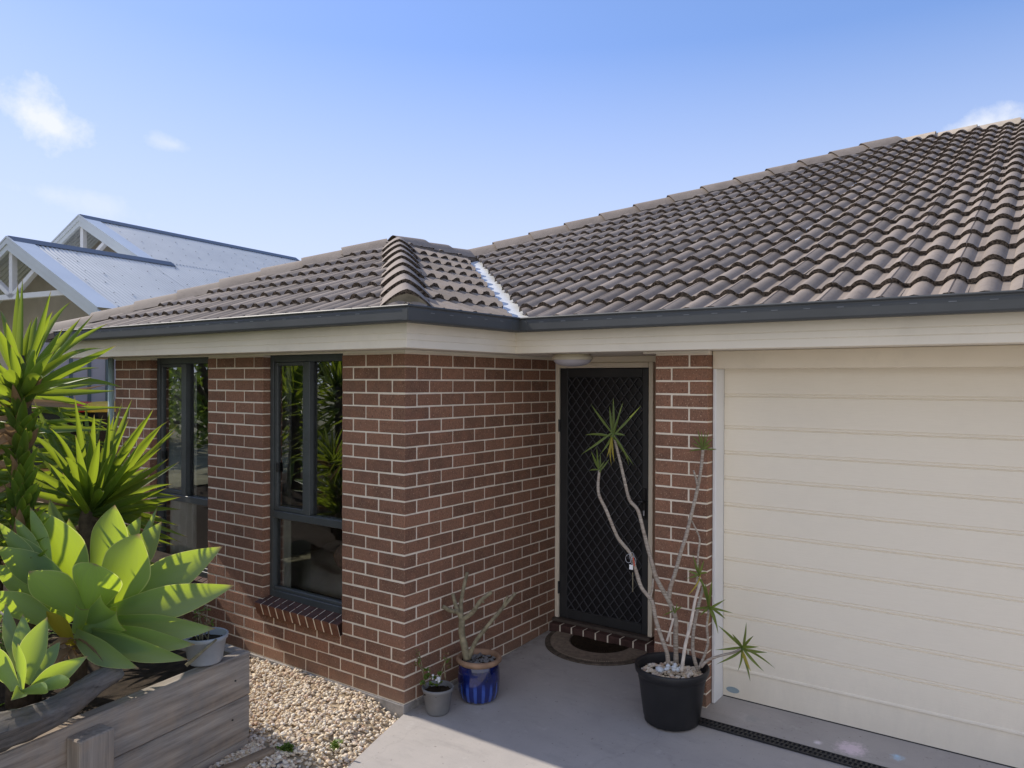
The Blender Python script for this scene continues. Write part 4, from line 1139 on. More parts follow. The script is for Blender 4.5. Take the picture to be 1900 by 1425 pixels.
# grassy tussock between the agaves
mb = MB()
for i in range(220):
    cu = random.uniform(-30, 75); cv = random.uniform(1130, 1200); f = random.uniform(3.9, 4.7)
    b = at(cu, cv+20, f); a = random.uniform(0, 6.3); L = random.uniform(.10, .32)
    t = b+Vector((math.cos(a)*L, math.sin(a)*L, random.uniform(-.02, .12)))
    blade(mb, b, t, random.uniform(.006, .013), None, random.uniform(0, .2), .4, 1 if random.random() < .3 else 0, 'sword', 6)
tus = mb.build('ground_cover', ['small_leaf', 'dead_leaf'], None, True); tag(tus, 'straggly strap leaves and dry litter covering the soil between the agaves', 'ground cover', kind='stuff')
# dark stake by the left window
a = at(330, 1150, 4.75); b = at(330, 1076, 4.75)
rough_log('garden_stake', (a.x, a.y, .45), b, .038, .033, 'yucca_trunk', 'short dark fibrous stump standing between the agave and the window sill', 'stump', 12, 10, .004, .2)
# white shell
a = at(20, 1134, 3.85); mb = MB(); mb.lathe([(0, -.055), (.014, -.048), (.024, -.03), (.027, -.005), (.026, .018), (.022, .03), (.017, .034), (.013, .026), (.011, .0)], (0, 0, 0), 20)
sh = mb.build('sea_shell', 'white_shell', None, True); sh.location = a; sh.rotation_euler = (0, R(80), R(25)); tag(sh, 'small white shell with a dark opening caught in the leaves', 'shell')

# ---- pots
def pot_lathe(mb, prof, c, mat=0): mb.lathe(prof, c, 48, mat)
def soil_pebbles(c, r, z, n, size, name, parent, mat='pebble', seedmat='soil'):
    mb = MB(); V = [(c[0], c[1], z)]+[(c[0]+r*math.cos(2*math.pi*k/24), c[1]+r*math.sin(2*math.pi*k/24), z) for k in range(24)]
    mb.add(V, [(0, 1+k, 1+(k+1) % 24) for k in range(24)], 1)
    pts = []
    for _ in range(n):
        a = random.uniform(0, 6.3); q = r*math.sqrt(random.random())*.97; pts.append((c[0]+q*math.cos(a), c[1]+q*math.sin(a), z+random.uniform(0, size*.5)))
    stones(mb, pts, size)
    return mb.build(name, [mat, seedmat], parent, True)
# pot on the planter corner
pc = at(381, 1205, 4.13); pcx, pcy = pc.x, pc.y; pz = .585
pp = thing('potted_plant', (pcx, pcy, pz), 'pale grey pot with a withered twiggy plant on the planter corner', 'potted plant')
mb = MB(); pot_lathe(mb, [(0, 0), (.082, 0), (.088, .008), (.108, .125), (.117, .128), (.119, .146), (.113, .150), (.106, .146), (.102, .10), (0, .10)], (pcx, pcy, pz)); mb.build('pot', 'pale_plastic', pp, smooth=True)
soil_pebbles((pcx, pcy), .101, pz+.112, 70, .009, 'soil', pp, 'soil')
mb = MB()
for i in range(7):
    a = random.uniform(0, 6.3); b = Vector((pcx+.03*math.cos(a), pcy+.03*math.sin(a), pz+.10)); h = random.uniform(.10, .24)
    pts = [b]
    for k in range(4): pts.append(pts[-1]+Vector((random.uniform(-.03, .03), random.uniform(-.03, .03), h/4)))
    mb.tube(pts, [.004, .0035, .003, .002, .001], 6, 0)
    for k in range(9):
        q = pts[random.randint(2, 4)]; a2 = random.uniform(0, 6.3); L = random.uniform(.02, .04)
        blade(mb, q, q+Vector((math.cos(a2)*L, math.sin(a2)*L, random.uniform(-.02, .02))), .014, None, .1, .4, 1 if random.random() < .6 else 2, 'oval', 5)
b = Vector((pcx+.02, pcy-.03, pz+.13)); mb.tube([at(402, 1186, 4.05), at(345, 1235, 3.95)], [.006, .010], 8, 0)
mb.build('twigs', ['frangipani_bark', 'dead_leaf', 'small_leaf'], pp, smooth=True)
# blue glazed pot
bc = (.262, .435, slab_z(.435)+.002)
bp = thing('potted_plant', bc, 'glossy cobalt blue glazed pot with a bare branching frangipani', 'potted plant')
mb = MB(); prof = [(0, 0), (.112, 0), (.122, .010), (.136, .06), (.140, .12), (.138, .18), (.131, .222), (.128, .232)]
pot_lathe(mb, prof, bc); po = mb.build('pot', 'blue_glaze', bp, smooth=True, origin=bc)
mb = MB(); pot_lathe(mb, [(.126, .228), (.138, .236), (.149, .246), (.152, .258), (.147, .270), (.136, .274), (.124, .268), (.118, .24)], bc); mb.build('rim', 'terracotta', po, smooth=True)
soil_pebbles((bc[0], bc[1]), .121, bc[2]+.238, 110, .010, 'soil', bp, 'grey_plastic')
mb = MB(); F = 4.98
def px(pts, f, df=None): return [at(450+x/3.8, 1050+y/3.8, f+(df[i] if df else 0)) for i, (x, y) in enumerate(pts)]
def smoothpts(P, k=4):
    out = []
    for i in range(len(P)-1):
        p0 = P[max(i-1, 0)]; p1 = P[i]; p2 = P[i+1]; p3 = P[min(i+2, len(P)-1)]
        for j in range(k):
            t = j/k; out.append(.5*((2*p1)+(-p0+p2)*t+(2*p0-5*p1+4*p2-p3)*t*t+(-p0+3*p1-3*p2+p3)*t**3))
    out.append(P[-1]); return out
def rad(n, a, b): return [a+(b-a)*i/(n-1)+random.uniform(-.0008, .0008) for i in range(n)]
def stem(mb, P, r0, r1, mat=0, seg=9): 
    Q = smoothpts([Vector(p) for p in P]); mb.tube(Q, rad(len(Q), r0, r1), seg, mat)
stem(mb, px([(1580, 660), (1565, 570), (1545, 470), (1548, 375)], F), .025, .021)
stem(mb, px([(1548, 380), (1520, 325), (1475, 318), (1415, 288)], F, [0, 0, -.05, -.1]), .018, .013)
stem(mb, px([(1520, 330), (1498, 260), (1482, 195)], F, [0, .03, .05]), .015, .011)
stem(mb, px([(1545, 370), (1540, 270), (1560, 150), (1585, 45)], F, [0, .03, .06, .1]), .016, .011)
stem(mb, px([(1552, 375), (1620, 330), (1680, 245), (1757, 183)], F, [0, -.03, -.06, -.06]), .016, .012)
stem(mb, px([(1595, 655), (1640, 540), (1730, 420), (1830, 300), (1925, 190)], F, [0, 0, .0, .04, .08]), .016, .011)
stem(mb, px([(1680, 245), (1705, 258)], F, [-.06, -.06]), .008, .006); stem(mb, px([(1830, 300), (1870, 210)], F, [.04, .04]), .009, .007)
mb.build('branches', 'frangipani_bark', bp, smooth=True)
# grey plastic pot
gc = (.165, .135, slab_z(.135)+.002)
gp = thing('potted_plant', gc, 'small grey pot with a leggy succulent at the brick corner', 'potted plant')
mb = MB(); pot_lathe(mb, [(0, 0), (.070, 0), (.074, .006), (.094, .140), (.100, .142), (.102, .160), (.098, .163), (.093, .158), (.090, .12)], gc); mb.build('pot', 'grey_plastic', gp, smooth=True)
soil_pebbles((gc[0], gc[1]), .091, gc[2]+.128, 50, .008, 'soil', gp, 'soil')
mb = MB(); f = 4.83
def tw(pts, r=.004):
    P = px(pts, f); stem(mb, P, r, r*.6, 0, 6); return P
heads = [tw([(1290, 850), (1275, 770), (1262, 690), (1245, 610)]), tw([(1400, 800), (1405, 740), (1425, 680), (1420, 630)]), tw([(1430, 800), (1425, 700), (1445, 640)]), tw([(1275, 760), (1250, 700), (1235, 640)])]
for P in heads:
    for k in range(14):
        q = P[-1]+Vector((random.uniform(-.012, .012), random.uniform(-.012, .012), random.uniform(-.07, .02))); a = random.uniform(0, 6.3); L = random.uniform(.012, .028)
        blade(mb, q, q+Vector((math.cos(a)*L, math.sin(a)*L, random.uniform(-.01, .015))), .012, None, .1, .4, 1 if random.random() < .5 else 2, 'oval', 5)
for (x, y) in ((1350, 790), (1300, 740), (1385, 770), (1270, 830), (1310, 780), (1370, 850), (1290, 800), (1395, 830), (1330, 840)):
    q = px([(x, y)], f-.03)[0]
    for k in range(8):
        a = random.uniform(0, 6.3); L = random.uniform(.015, .032)
        blade(mb, q, q+Vector((math.cos(a)*L, math.sin(a)*L, random.uniform(0, .02))), .020, None, .15, .4, 2, 'oval', 5)
mb.build('sprigs', ['frangipani_bark', 'dead_leaf', 'small_leaf'], gp, smooth=True)
mb = MB(); stones(mb, [tuple(px([(1360+random.uniform(-28, 28), 800+random.uniform(-30, 15))], f-.04)[0]) for _ in range(5)], .011, .9); mb.build('white_stones', 'white_chip', gp, smooth=True)

# black nursery pot with dracaena
kc = (1.452, .83, slab_z(.83)+.001)
kp = thing('potted_plant', kc, 'tall multi stemmed dracaena in a black plastic nursery pot by the garage', 'potted plant')
mb = MB(); pot_lathe(mb, [(0, 0), (.158, 0), (.166, .006), (.166, .030), (.172, .036), (.200, .255), (.204, .262), (.204, .285), (.212, .290), (.222, .305), (.226, .330), (.222, .338), (.212, .338), (.206, .325), (.202, .30), (.196, .24)], kc); mb.build('pot', 'black_plastic', kp, smooth=True)
soil_pebbles((kc[0], kc[1]), .188, kc[2]+.283, 300, .013, 'pebbles', kp)
mb = MB(); stones(mb, [tuple(at(1222+random.uniform(0, 42), 1238+random.uniform(-4, 4)+i*.1, 4.60)) for i in range(14)], .016, .7); mb.build('white_chips', 'white_chip', kp, smooth=True)
FK = 4.66
def u1(pts, f, df=None): return [at(940+x/3.8, 640+y/3.8, f+(df[i] if df else 0)) for i, (x, y) in enumerate(pts)]
def l1(pts, f, df=None): return [at(940+x/3.8, 1000+y/3.8, f+(df[i] if df else 0)) for i, (x, y) in enumerate(pts)]
def one(P, r0, r1, mat='stem_bark'):
    mb = MB(); stem(mb, P, r0, r1); return mb.build('stem', mat, kp, smooth=True)
one(l1([(1140, 880), (1130, 800), (1090, 690), (1050, 560), (1025, 440), (950, 340), (905, 200), (870, 100), (790, 0)], FK)+u1([(745, 1270), (700, 1160), (652, 1060), (645, 980), (655, 880)], FK), .0135, .0085)
one(l1([(1195, 880), (1192, 700), (1190, 560), (1150, 450), (1062, 290), (1030, 190), (992, 50)], FK+.06)+u1([(962, 1300), (925, 1165), (865, 1090), (832, 960), (797, 810), (755, 640)], FK+.06), .016, .0085)
one(l1([(1145, 420), (1155, 340), (1182, 260), (1232, 80)], FK+.06)+u1([(1262, 1360), (1292, 1240), (1340, 1040), (1370, 880), (1384, 740)], FK+.08), .0135, .010)
one(u1([(1345, 985), (1332, 930), (1318, 885)], FK+.05), .008, .006)
one(l1([(1232, 935), (1248, 830), (1262, 740), (1302, 580), (1330, 430), (1358, 330), (1362, 270)], FK-.10), .0115, .008, 'pale_bark')
one(l1([(1352, 930), (1325, 850), (1312, 760), (1322, 620), (1358, 450), (1386, 335), (1365, 300)], FK-.04), .0125, .008)
one(l1([(1340, 340), (1345, 220), (1352, 90)], FK+.1)+u1([(1362, 1375), (1340, 1310), (1305, 1240)], FK+.1), .007, .005)
one(l1([(1355, 915), (1395, 820), (1420, 730), (1412, 620), (1428, 490)], FK-.05), .009, .007)
one(l1([(1370, 905), (1420, 855), (1500, 825), (1600, 800), (1655, 775)], FK-.12, [0, 0, -.03, -.06, -.08]), .009, .007)
one(l1([(1130, 720), (1160, 620), (1175, 560)], FK), .008, .006, 'pale_bark'); one(l1([(1015, 415), (1030, 340), (1033, 280)], FK), .006, .005)
def rosette(cu, cv, f, tips, w=.016, yellow=()):
    mb = MB()
    for i, (tu, tv) in enumerate(tips):
        df = random.uniform(-.10, .06)
        b = at(cu+random.uniform(-2, 2), cv+random.uniform(-4, 5), f); t = at(tu, tv, f+df)
        drop = .12 if tv > cv-20 else .03
        blade(mb, b, t, w*.78*random.uniform(.85, 1.2), (RX*(-(tv-cv))-UP*(tu-cu)).normalized()+FW*random.uniform(-.5, .5), drop, .4, 1 if i in yellow else 0, 'sword', 12)
    mb.build('leaf_rosette', ['strap_leaf', 'yellow_leaf'], kp, smooth=True)
U = lambda L: [(940+x/3.8, 640+y/3.8) for x, y in L]
L_ = lambda L: [(940+x/3.8, 1000+y/3.8) for x, y in L]
rosette(1112, 873, FK-.01, U([(595, 750), (635, 715), (728, 800), (583, 887), (690, 820), (610, 800), (660, 760), (640, 790)]), .016)
rosette(1137, 806, FK+.04, U([(752, 372), (593, 415), (822, 402), (948, 428), (725, 430), (550, 637), (522, 775), (658, 772), (705, 795), (740, 855), (862, 848), (897, 852), (838, 640), (760, 830), (800, 480)]), .018, (8, 9, 13))
rosette(1304, 832, FK+.08, U([(1345, 590), (1310, 640), (1430, 600), (1462, 655), (1482, 735), (1285, 755), (1300, 690), (1400, 610), (1375, 600), (1440, 700)]), .014)
rosette(1298, 1068, FK-.10, L_([(1310, 105), (1392, 150), (1278, 225), (1262, 280), (1275, 400), (1405, 350), (1352, 175), (1420, 240), (1320, 180)]), .016, (4,))
rosette(1316, 1126, FK-.06, L_([(1450, 285), (1370, 270), (1545, 425), (1595, 522), (1542, 565), (1492, 670), (1415, 650), (1358, 545), (1298, 492), (1400, 310), (1470, 600)]), .020, (6,))
rosette(1252, 1135, FK, L_([(1100, 540), (1200, 450), (1170, 470), (1240, 480)]), .013)
rosette(1377, 1203, FK-.20, L_([(1690, 585), (1742, 682), (1840, 800), (1895, 915), (1815, 935), (1718, 1005), (1628, 935), (1722, 935), (1475, 885), (1470, 782), (1488, 608), (1590, 668), (1780, 760)]), .021, (7,))
# wire tag hanging from a stem
tg = thing('wire_tag', at(1168, 1040, FK-.02), 'loop of wire with a small tag tied to a dracaena stem', 'tag')
mb = MB()
for (cu, cv, r, ry) in ((1166, 1036, .022, .6), (1172, 1032, .018, -.4), (1175, 1040, .020, .2)):
    c = at(cu, cv, FK-.02); mb.tube([c+RX*(r*.8*math.cos(a))+UP*(r*1.2*math.sin(a))+FW*(.008*math.sin(a*2+ry)) for a in np.linspace(0, 6.28, 22)], .0013, 5)
mb.build('wire', 'steel_wire', tg, smooth=True)
mb = MB(); c = at(1171, 1052, FK-.03); mb.cbox((c.x-.012, c.y-.002, c.z-.016), (c.x+.012, c.y+.001, c.z+.014), .001); mb.build('label', 'white_frame', tg)
mb = MB(); mb.tube([at(1175, 1034, FK-.03), at(1177, 1050, FK-.03)], .004, 6); mb.tube([at(1174, 1062, FK-.02), at(1174, 1098, FK-.02)], .0025, 6, 1); mb.build('peg', ['red_plastic', 'frangipani_bark'], tg)

# ---- door mat: half round ribbed rubber
zc = slab_z(1.45)
mt_ = thing('door_mat', (.50, 1.665, slab_z(1.665)), 'half round ribbed brown door mat below the brick step', 'mat')
def hd(mb, r0, r1, z, mat=0, n=56):
    V = []
    for i in range(n+1):
        a = math.pi+math.pi*i/n
        for r in (r0, r1): V.append((.50+r*math.cos(a)*1.06, 1.665+r*math.sin(a), slab_z(1.665+r*math.sin(a))+z))
    mb.add(V, [(2*i, 2*i+1, 2*i+3, 2*i+2) for i in range(n)], mat)
mb = MB(); hd(mb, 0, .415, .012, 0); V = []
for i in range(57):
    a = math.pi+math.pi*i/56; x, y = .50+.415*math.cos(a)*1.06, 1.665+.415*math.sin(a); V += [(x, y, slab_z(y)+.012), (x, y, slab_z(y)+.0005)]
mb.add(V, [(2*i, 2*i+1, 2*i+3, 2*i+2) for i in range(56)])
mb.build('base', 'rubber_mat', mt_)
mb = MB(); hd(mb, 0, .225, .0165); mb.build('centre_panel', 'mat_dark', mt_)
mb = MB()
for i in range(75):
    a = math.pi+math.pi*(i+.5)/75
    for r0, r1, w, h in ((.235, .375, .0052, .020), (.10, .215, .0035, .021)):
        if r0 < .2 and i % 2: continue
        c, s = math.cos(a), math.sin(a); V = []
        for r in (r0, r1):
            for sg in (-1, 1):
                x = .50+(r*c-sg*w*s)*1.06; y = 1.665+r*s+sg*w*c; V.append((x, y, slab_z(y)+h))
        W = [(x, y, z-.008) for x, y, z in V]
        mb.add(V+W, [(0, 1, 3, 2), (0, 4, 5, 1), (1, 5, 7, 3), (3, 7, 6, 2), (2, 6, 4, 0)], 0 if r0 > .2 else 1)
mb.build('ribs', ['mat_ridge', 'mat_dark'], mt_)

# ---- loose timber at the planter foot and weeds in the gravel
a = at(506, 1384, 4.22); b = at(372, 1440, 3.9)
rough_log('old_timber', (a.x, a.y, .052), (b.x, b.y, .045), .040, .048, 'old_timber', 'brown split timber offcut lying on the gravel against the planter', 'timber', 12, 18, .004, .12)
a = at(524, 1400, 4.12); b = at(470, 1445, 3.9)
rough_log('old_timber', (a.x, a.y, .035), (b.x, b.y, .035), .022, .026, 'driftwood', 'short grey timber offcut lying beyond the brown one on the gravel', 'timber', 10, 12, .003, .1)
def weed(u, v, n, spread, label):
    c = at(u, v, 4.4)
    k = (.04-CAM.z)/((at(u, v, 1)-CAM).z); c = CAM+(at(u, v, 1)-CAM)*k
    mb = MB()
    for i in range(n):
        a = random.uniform(0, 6.3); q = c+Vector((random.gauss(0, spread), random.gauss(0, spread), random.uniform(0, .03))); L = random.uniform(.012, .03)
        blade(mb, q, q+Vector((math.cos(a)*L, math.sin(a)*L, random.uniform(0, .02))), random.uniform(.008, .016), None, .1, .3, 0, 'oval', 5)
    o = mb.build('weed', 'small_leaf', None, True, origin=c); tag(o, label, 'weed')
weed(533, 1395, 150, .016, 'bright green weed growing in the gravel near the timber offcuts'); weed(622, 1388, 60, .012, 'sparse green weed in the gravel near the concrete edge')

# ================================================================== BEYOND THE HOUSE
def bin_(x, y, rz, mat, label):
    o = thing('wheelie_bin', (x, y, .78), label, 'bin', 'bins beside the house'); o.rotation_euler = (0, 0, rz)
    def part(name, f, mm):
        mb = MB(); f(mb); p = mb.build(name, mm); p.parent = o; return p
    def body(mb):
        V = []
        for z, s in ((.06, .80), (.95, 1.), (.95, 1.04), (1.0, 1.04)):
            for a, b in ((-1, -1), (1, -1), (1, 1), (-1, 1)): V.append((a*.27*s, b*.30*s, z))
        mb.add(V, [(i*4+k, i*4+(k+1) % 4, (i+1)*4+(k+1) % 4, (i+1)*4+k) for i in range(3) for k in range(4)]+[(3, 2, 1, 0)])
    def lid(mb):
        V = []
        for z, s in ((1.0, 1.12), (1.045, 1.10), (1.085, .86), (1.10, .4)):
            for k in range(16):
                a = 2*math.pi*(k+.5)/16; c = max(abs(math.cos(a)), abs(math.sin(a))); V.append((.27*s*math.cos(a)/c, .31*s*math.sin(a)/c, z))
        mb.add(V, [(i*16+k, i*16+(k+1) % 16, (i+1)*16+(k+1) % 16, (i+1)*16+k) for i in range(3) for k in range(16)]+[tuple(48+k for k in range(16))])
        mb.tube([(-.2, .37, 1.02), (.2, .37, 1.02)], .016, 8)
    part('body', body, 'bin_body'); part('lid', lid, mat)
    for sx in (-.25, .25):
        mb = MB(); mb.tube([(sx-.025, .27, .1), (sx+.025, .27, .1)], .1, 18); p = mb.build('wheel', 'black_plastic'); p.parent = o
p = at(133, 752, 8.0); bin_(p.x, p.y, R(12), 'bin_red', 'wheelie bin with a red lid by the grey fence')
p = at(208, 745, 8.15); bin_(p.x, p.y, R(4), 'bin_yellow', 'wheelie bin with a yellow lid next to the brick wall')
# ribbed steel boundary fence
fn = thing('metal_fence', (-5.6, 2, .78), 'grey ribbed steel fence in shade between the two houses', 'fence')
mb = MB(); y = .14
while y < 5.2:
    mb.cbox((-5.62, y, .72), (-5.60, y+.165, 2.62), .002, 0); mb.cbox((-5.615, y+.1655, .72), (-5.585, y+.1995, 2.62), .004, 1); y += .20
mb.build('panel', ['fence_steel', 'fence_rib'], fn)
mb = MB(); mb.cbox((-5.63, .13, 2.621), (-5.58, 5.2, 2.66), .003); mb.build('rail', 'fence_steel', fn)

# neighbour's house, turned 7.6 degrees
NA = R(7.6); nb = thing('neighbour_house', (-9.0, 4.0, .78), 'neighbouring house with pale corrugated steel roof and two white trussed gables', 'house')
ux = Vector((math.cos(NA), math.sin(NA), 0)); uy = Vector((-math.sin(NA), math.cos(NA), 0))
def Wn(p): return ux*p[0]+uy*p[1]+Vector((0, 0, p[2]))
class NB(MB):
    def build(s, *a, **k): s.v = [tuple(Wn(p)) for p in s.v]; return MB.build(s, *a, **k)
TN = .531; X1, Z1, Y1 = -9.79, 4.35, 2.95; X2, Z2, Y2 = -11.64, 5.33, 5.29; XE = -7.6; YE = 11.15
zs = lambda x: Z2-TN*(x-X2)
mb = NB()
def corr(xa, xb, za, zb, y0, y1):
    n = int((y1-y0)/.076*8); V = []
    for i in range(n+1):
        y = y0+(y1-y0)*i/n; h = .014*math.cos((y-y0)/.076*2*math.pi)
        V += [(xa, y, za+h), (xb, y, zb+h)]
    mb.add(V, [(2*i, 2*i+1, 2*i+3, 2*i+2) for i in range(n)], 0, .5)
corr(X1, XE, Z1, zs(XE), Y1+.2, Y2); corr(X2, XE, Z2, zs(XE), Y2, YE)
corr(X1, X1-3, Z1, Z1-3*TN, Y1+.2, Y2+2); corr(X2, X2-4.2, Z2, Z2-4.2*TN, Y2+.2, YE)
# roofing screws
for i in range(6):
    x = X1+.25+i*.36
    for k in range(24):
        y = Y1+.30+k*.32+(.1 if i % 2 else 0)
        if y < YE-.1: mb.cbox((x-.007, y-.007, zs(x)+.008), (x+.007, y+.007, zs(x)+.019), .002, 2)
for i in range(5):
    x = X2+.2+i*.36
    for k in range(17):
        y = Y2+.35+k*.32+(.1 if i % 2 else 0)
        if y < YE-.1: mb.cbox((x-.007, y-.007, zs(x)+.008), (x+.007, y+.007, zs(x)+.019), .002, 2)
nroof = mb.build('roof', ['corrugated_steel', 'ridge_steel', 'slot_grey'], nb, smooth=True)
def ridge(x, z, y0, y1):
    mb = NB(); w = .17
    V = []
    for y in (y0, y1): V += [(x-w, y, z-w*TN+.022), (x-.02, y, z+.028), (x+.02, y, z+.028), (x+w, y, z-w*TN+.022)]
    mb.add(V, [(0, 1, 5, 4), (1, 2, 6, 5), (2, 3, 7, 6)]); mb.build('ridge_cap', 'ridge_steel', nroof)
ridge(X1, Z1, Y1-.02, Y2+.6); ridge(X2, Z2, Y2-.02, YE)
def barge(x, z, y, LL, LR=None):
    for sg in (-1, 1):
        L = LR if (LR and sg > 0) else LL
        mb = NB(); c = Vector((sg, 0, -TN)).normalized(); nn = Vector((0, 0, 1))
        a = Vector((x, y, z)); b = a+c*L
        # fascia board, two steps
        for y0, y1, d0, d1 in ((y-.03, y+.02, -.03, -.20), (y-.045, y-.0305, -.015, -.10)):
            V = [Vector((q.x, yy, q.z+d)) for q in (a, b) for yy in (y0, y1) for d in (d0, d1)]
            mb.add(V, [(0, 1, 5, 4), (2, 6, 7, 3), (0, 4, 6, 2), (1, 3, 7, 5), (4, 5, 7, 6), (0, 2, 3, 1)])
        V = [Vector((q.x, yy, q.z+.022+(-.004 if yy > y else 0))) for q in (a, b) for yy in (y-.05, y+.30)]+[Vector((q.x, y-.05, q.z-.012)) for q in (a, b)]
        mb.add(V, [(0, 2, 3, 1), (0, 4, 5, 2)])
        mb.build('barge_board', 'barge_steel', nroof)
barge(X1, Z1, Y1, 2.6); barge(X2, Z2, Y2, 4.6, 2.05)
def truss(x, z, y, drop, half):
    mb = NB(); h = .04
    def bar(p, q, w=.05):
        p = Vector(p); q = Vector(q); t = (q-p).normalized(); s = Vector((t.z, 0, -t.x))*w
        V = [Vector((r.x, yy, r.z))+s*sg for r in (p, q) for yy in (y-h, y+h) for sg in (-1, 1)]
        mb.add(V, [(0, 1, 5, 4), (2, 6, 7, 3), (0, 4, 6, 2), (1, 3, 7, 5), (4, 5, 7, 6), (0, 2, 3, 1)])
    bar((x, y, z-.2), (x, y, z-drop), .045)
    bar((x-half, y, z-drop), (x+half, y, z-drop), .04)
    for sg in (-1, 1): bar((x, y, z-drop), (x+sg*half*.42, y, z-half*.42*TN-.16), .035)
    mb.build('gable_truss', 'white_timber', nb)
truss(X1, Z1, Y1+.06, .93, 1.6); truss(X2, Z2, Y2+.06, 1.0, 1.75)
mb = NB()
mb.add([(X1-2.4, Y1+.75, .7), (X1+1.9, Y1+.75, .7), (X1+1.9, Y1+.75, Z1-1.9*TN-.03), (X1, Y1+.75, Z1-.03), (X1-2.4, Y1+.75, Z1-2.4*TN-.03)], [(0, 1, 2, 3, 4)])
mb.add([(X2-4, Y2+.75, .7), (X2+3, Y2+.75, .7), (X2+3, Y2+.75, Z2-3*TN-.03), (X2, Y2+.75, Z2-.03), (X2-4, Y2+.75, Z2-4*TN-.03)], [(0, 1, 2, 3, 4)])
mb.add([(XE-.4, Y1+.75, .7), (XE-.4, YE, .7), (XE-.4, YE, zs(XE-.4)-.03), (XE-.4, Y1+.75, zs(XE-.4)-.03)], [(0, 1, 2, 3)])
mb.build('wall', 'gable_cladding', nb)

# garden trees and shrubs across the front yard (mirrored in the windows)
def leafy(name, x, y, h, rad, trunk_h, label, cat, n=2600, mat='tree_leaf', group=None):
    o = thing(name, (x, y, -.1), label, cat, group)
    mb = MB(); mb.tube([(x, y, -.1), (x+.1, y, trunk_h*.6), (x-.05, y+.1, h*.8)], [.16*rad/1.6, .11*rad/1.6, .03], 10)
    cl = [(random.uniform(-.75, .75), random.uniform(-.75, .75), random.uniform(-.8, .85), random.uniform(.28, .5)) for _ in range(16)]
    for c in cl[:9]: mb.tube([(x, y, trunk_h), (x+c[0]*rad*.5, y+c[1]*rad*.5, trunk_h+(h-trunk_h)*(.3+.25*c[2])), (x+c[0]*rad, y+c[1]*rad, (h+trunk_h)/2+c[2]*(h-trunk_h)/2)], [.06, .04, .012], 6)
    mb.build('trunk', 'yucca_trunk', o, smooth=True)
    mb = MB()
    for i in range(n):
        c = random.choice(cl); d = Vector((random.gauss(0, 1), random.gauss(0, 1), random.gauss(0, 1))).normalized()*c[3]*random.uniform(.5, 1.05)
        p = Vector((x+(c[0]+d.x)*rad, y+(c[1]+d.y)*rad, (h+trunk_h)/2+(c[2]+d.z)*(h-trunk_h)/2))
        a = Vector((random.gauss(0, 1), random.gauss(0, 1), random.gauss(0, .6))).normalized(); b = a.cross(Vector((random.gauss(0, 1), random.gauss(0, 1), random.gauss(0, 1)))).normalized()
        L = random.uniform(.06, .12)*rad/1.4; w = L*.42
        mb.add([p-a*L, p+b*w, p+a*L, p-b*w], [(0, 1, 2, 3)])
    mb.build('crown', mat, o)
make_leaf('tree_leaf', (.055, .085, .022), (.08, .11, .03), (.25, .32, .04), None, .35, .5)
leafy('shrub', -5.9, -2.4, 3.0, .85, 1.3, 'bushy yellow green shrub mirrored in the far window', 'shrub', 1600, 'small_leaf')
for i, (x, y, h, r) in enumerate(((-9.5, -6.5, 6.0, 2.4), (-7.6, -10.5, 6.8, 2.8), (-13.5, -9.5, 7.5, 3.2), (-12.8, -5.0, 5.2, 2.2))):
    leafy('tree', x, y, h, r, h*.22, 'dark leafy street tree across the road behind the viewer', 'tree', 2200, 'tree_leaf', 'trees across the road')
# ================================================================== LIGHT
SD = Vector((-1, -.13, .803)).normalized()
el = math.asin(SD.z); rot = math.atan2(SD.x, SD.y)
ld = bpy.data.lights.new('sun', 'SUN'); ld.energy = 5.0; ld.angle = R(.53); ld.color = (1, .92, .80)
lo = bpy.data.objects.new('sun', ld); COL.objects.link(lo); lo.rotation_euler = (-SD).to_track_quat('-Z', 'Y').to_euler(); lo.location = SD*60
wd_ = bpy.data.worlds.new('World'); S.world = wd_; wd_.use_nodes = True
nt = wd_.node_tree; nt.nodes.clear(); n = N(nt)
out = n('ShaderNodeOutputWorld'); bg = n('ShaderNodeBackground'); bg.inputs[1].default_value = .15
sky = n('ShaderNodeTexSky', sky_type='NISHITA'); sky.sun_disc = False; sky.sun_elevation = el; sky.sun_rotation = rot
sky.air_density = 1.0; sky.dust_density = .6; sky.ozone_density = 2.0; sky.altitude = 0
tc = n('ShaderNodeTexCoord'); dirv = tc.outputs['Generated']
den = n('ShaderNodeVectorMath', operation='MULTIPLY_ADD'); n.link(sky.outputs[0], den.inputs[0]); den.inputs[1].default_value = (.25, .25, .12); den.inputs[2].default_value = (1, 1, 1)
dv_ = n('ShaderNodeVectorMath', operation='DIVIDE'); n.link(sky.outputs[0], dv_.inputs[0]); n.link(den.outputs[0], dv_.inputs[1])
col = MIX(n, 1., dv_.outputs[0], (1.50, 1.86, 2.15), 'MULTIPLY')
sxyz = n('ShaderNodeSeparateXYZ'); n.link(dirv, sxyz.inputs[0])
haze = MATH(n, 'MULTIPLY', RAMP(n, sxyz.outputs[2], .06, .40, (1, 1, 1), (0, 0, 0)), .85)
col = MIX(n, haze, col, (5.4, 5.85, 6.65))
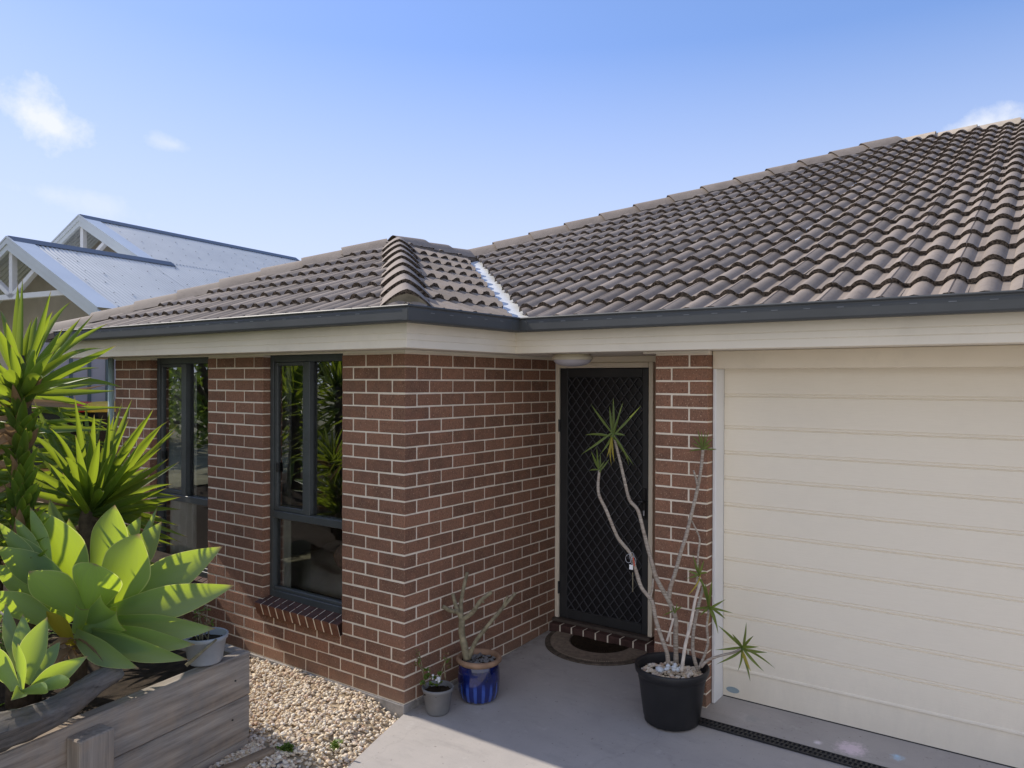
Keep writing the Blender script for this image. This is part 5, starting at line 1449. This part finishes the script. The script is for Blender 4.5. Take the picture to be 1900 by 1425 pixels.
# unseen white glow added street-side to fill the shaded walls, pale fill overhead
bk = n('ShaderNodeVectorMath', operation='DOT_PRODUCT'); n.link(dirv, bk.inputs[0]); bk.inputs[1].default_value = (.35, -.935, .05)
fill_bank = MATH(n, 'MULTIPLY', RAMP(n, bk.outputs['Value'], .30, .80), RAMP(n, NOISE(n, dirv, 2.2, 6, .6), .30, .55, (.55, .55, .55), (1, 1, 1)))
col = MIX(n, MATH(n, 'MULTIPLY', fill_bank, .66), col, (8.2, 8.0, 7.8))
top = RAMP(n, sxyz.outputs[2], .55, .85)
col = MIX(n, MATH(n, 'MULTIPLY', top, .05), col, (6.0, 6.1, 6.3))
def cloud(col, u, v, ru, rv, amt, seed, rotz=0.):
    d = (at(u, v, 1)-CAM).normalized(); rt = d.cross(Vector((0, 0, 1))).normalized(); up = rt.cross(d)
    def dot(vec):
        x = n('ShaderNodeVectorMath', operation='DOT_PRODUCT'); n.link(dirv, x.inputs[0]); x.inputs[1].default_value = vec; return x.outputs['Value']
    a = dot(rt*math.cos(rotz)+up*math.sin(rotz)); b = dot(up*math.cos(rotz)-rt*math.sin(rotz)); f = dot(d)
    r2 = MATH(n, 'SQRT', MATH(n, 'ADD', MATH(n, 'POWER', MATH(n, 'DIVIDE', a, ru), 2), MATH(n, 'POWER', MATH(n, 'DIVIDE', b, rv), 2)))
    fall = MATH(n, 'SUBTRACT', 1., r2)
    nz = NOISE(n, MAP(n, dirv, (1, 1, 1), loc=(seed, seed*.7, 0)), 11, 8, .62)
    k = MATH(n, 'ADD', MATH(n, 'MULTIPLY', fall, .6), MATH(n, 'MULTIPLY', MATH(n, 'SUBTRACT', nz, .5), 1.9))
    k = MATH(n, 'MULTIPLY', RAMP(n, k, .08, .50), MATH(n, 'GREATER_THAN', f, .2))
    return MIX(n, MATH(n, 'MULTIPLY', k, amt), col, (6.3, 6.5, 6.9))
col = cloud(col, 88, 225, .062, .034, .9, 1.3, -.45)
col = cloud(col, 318, 268, .030, .012, .4, 2.1, -.2)
col = cloud(col, 1806, 236, .060, .020, .75, 3.4, .1)
col = cloud(col, 110, 365, .10, .02, .3, 4.4, -.1)
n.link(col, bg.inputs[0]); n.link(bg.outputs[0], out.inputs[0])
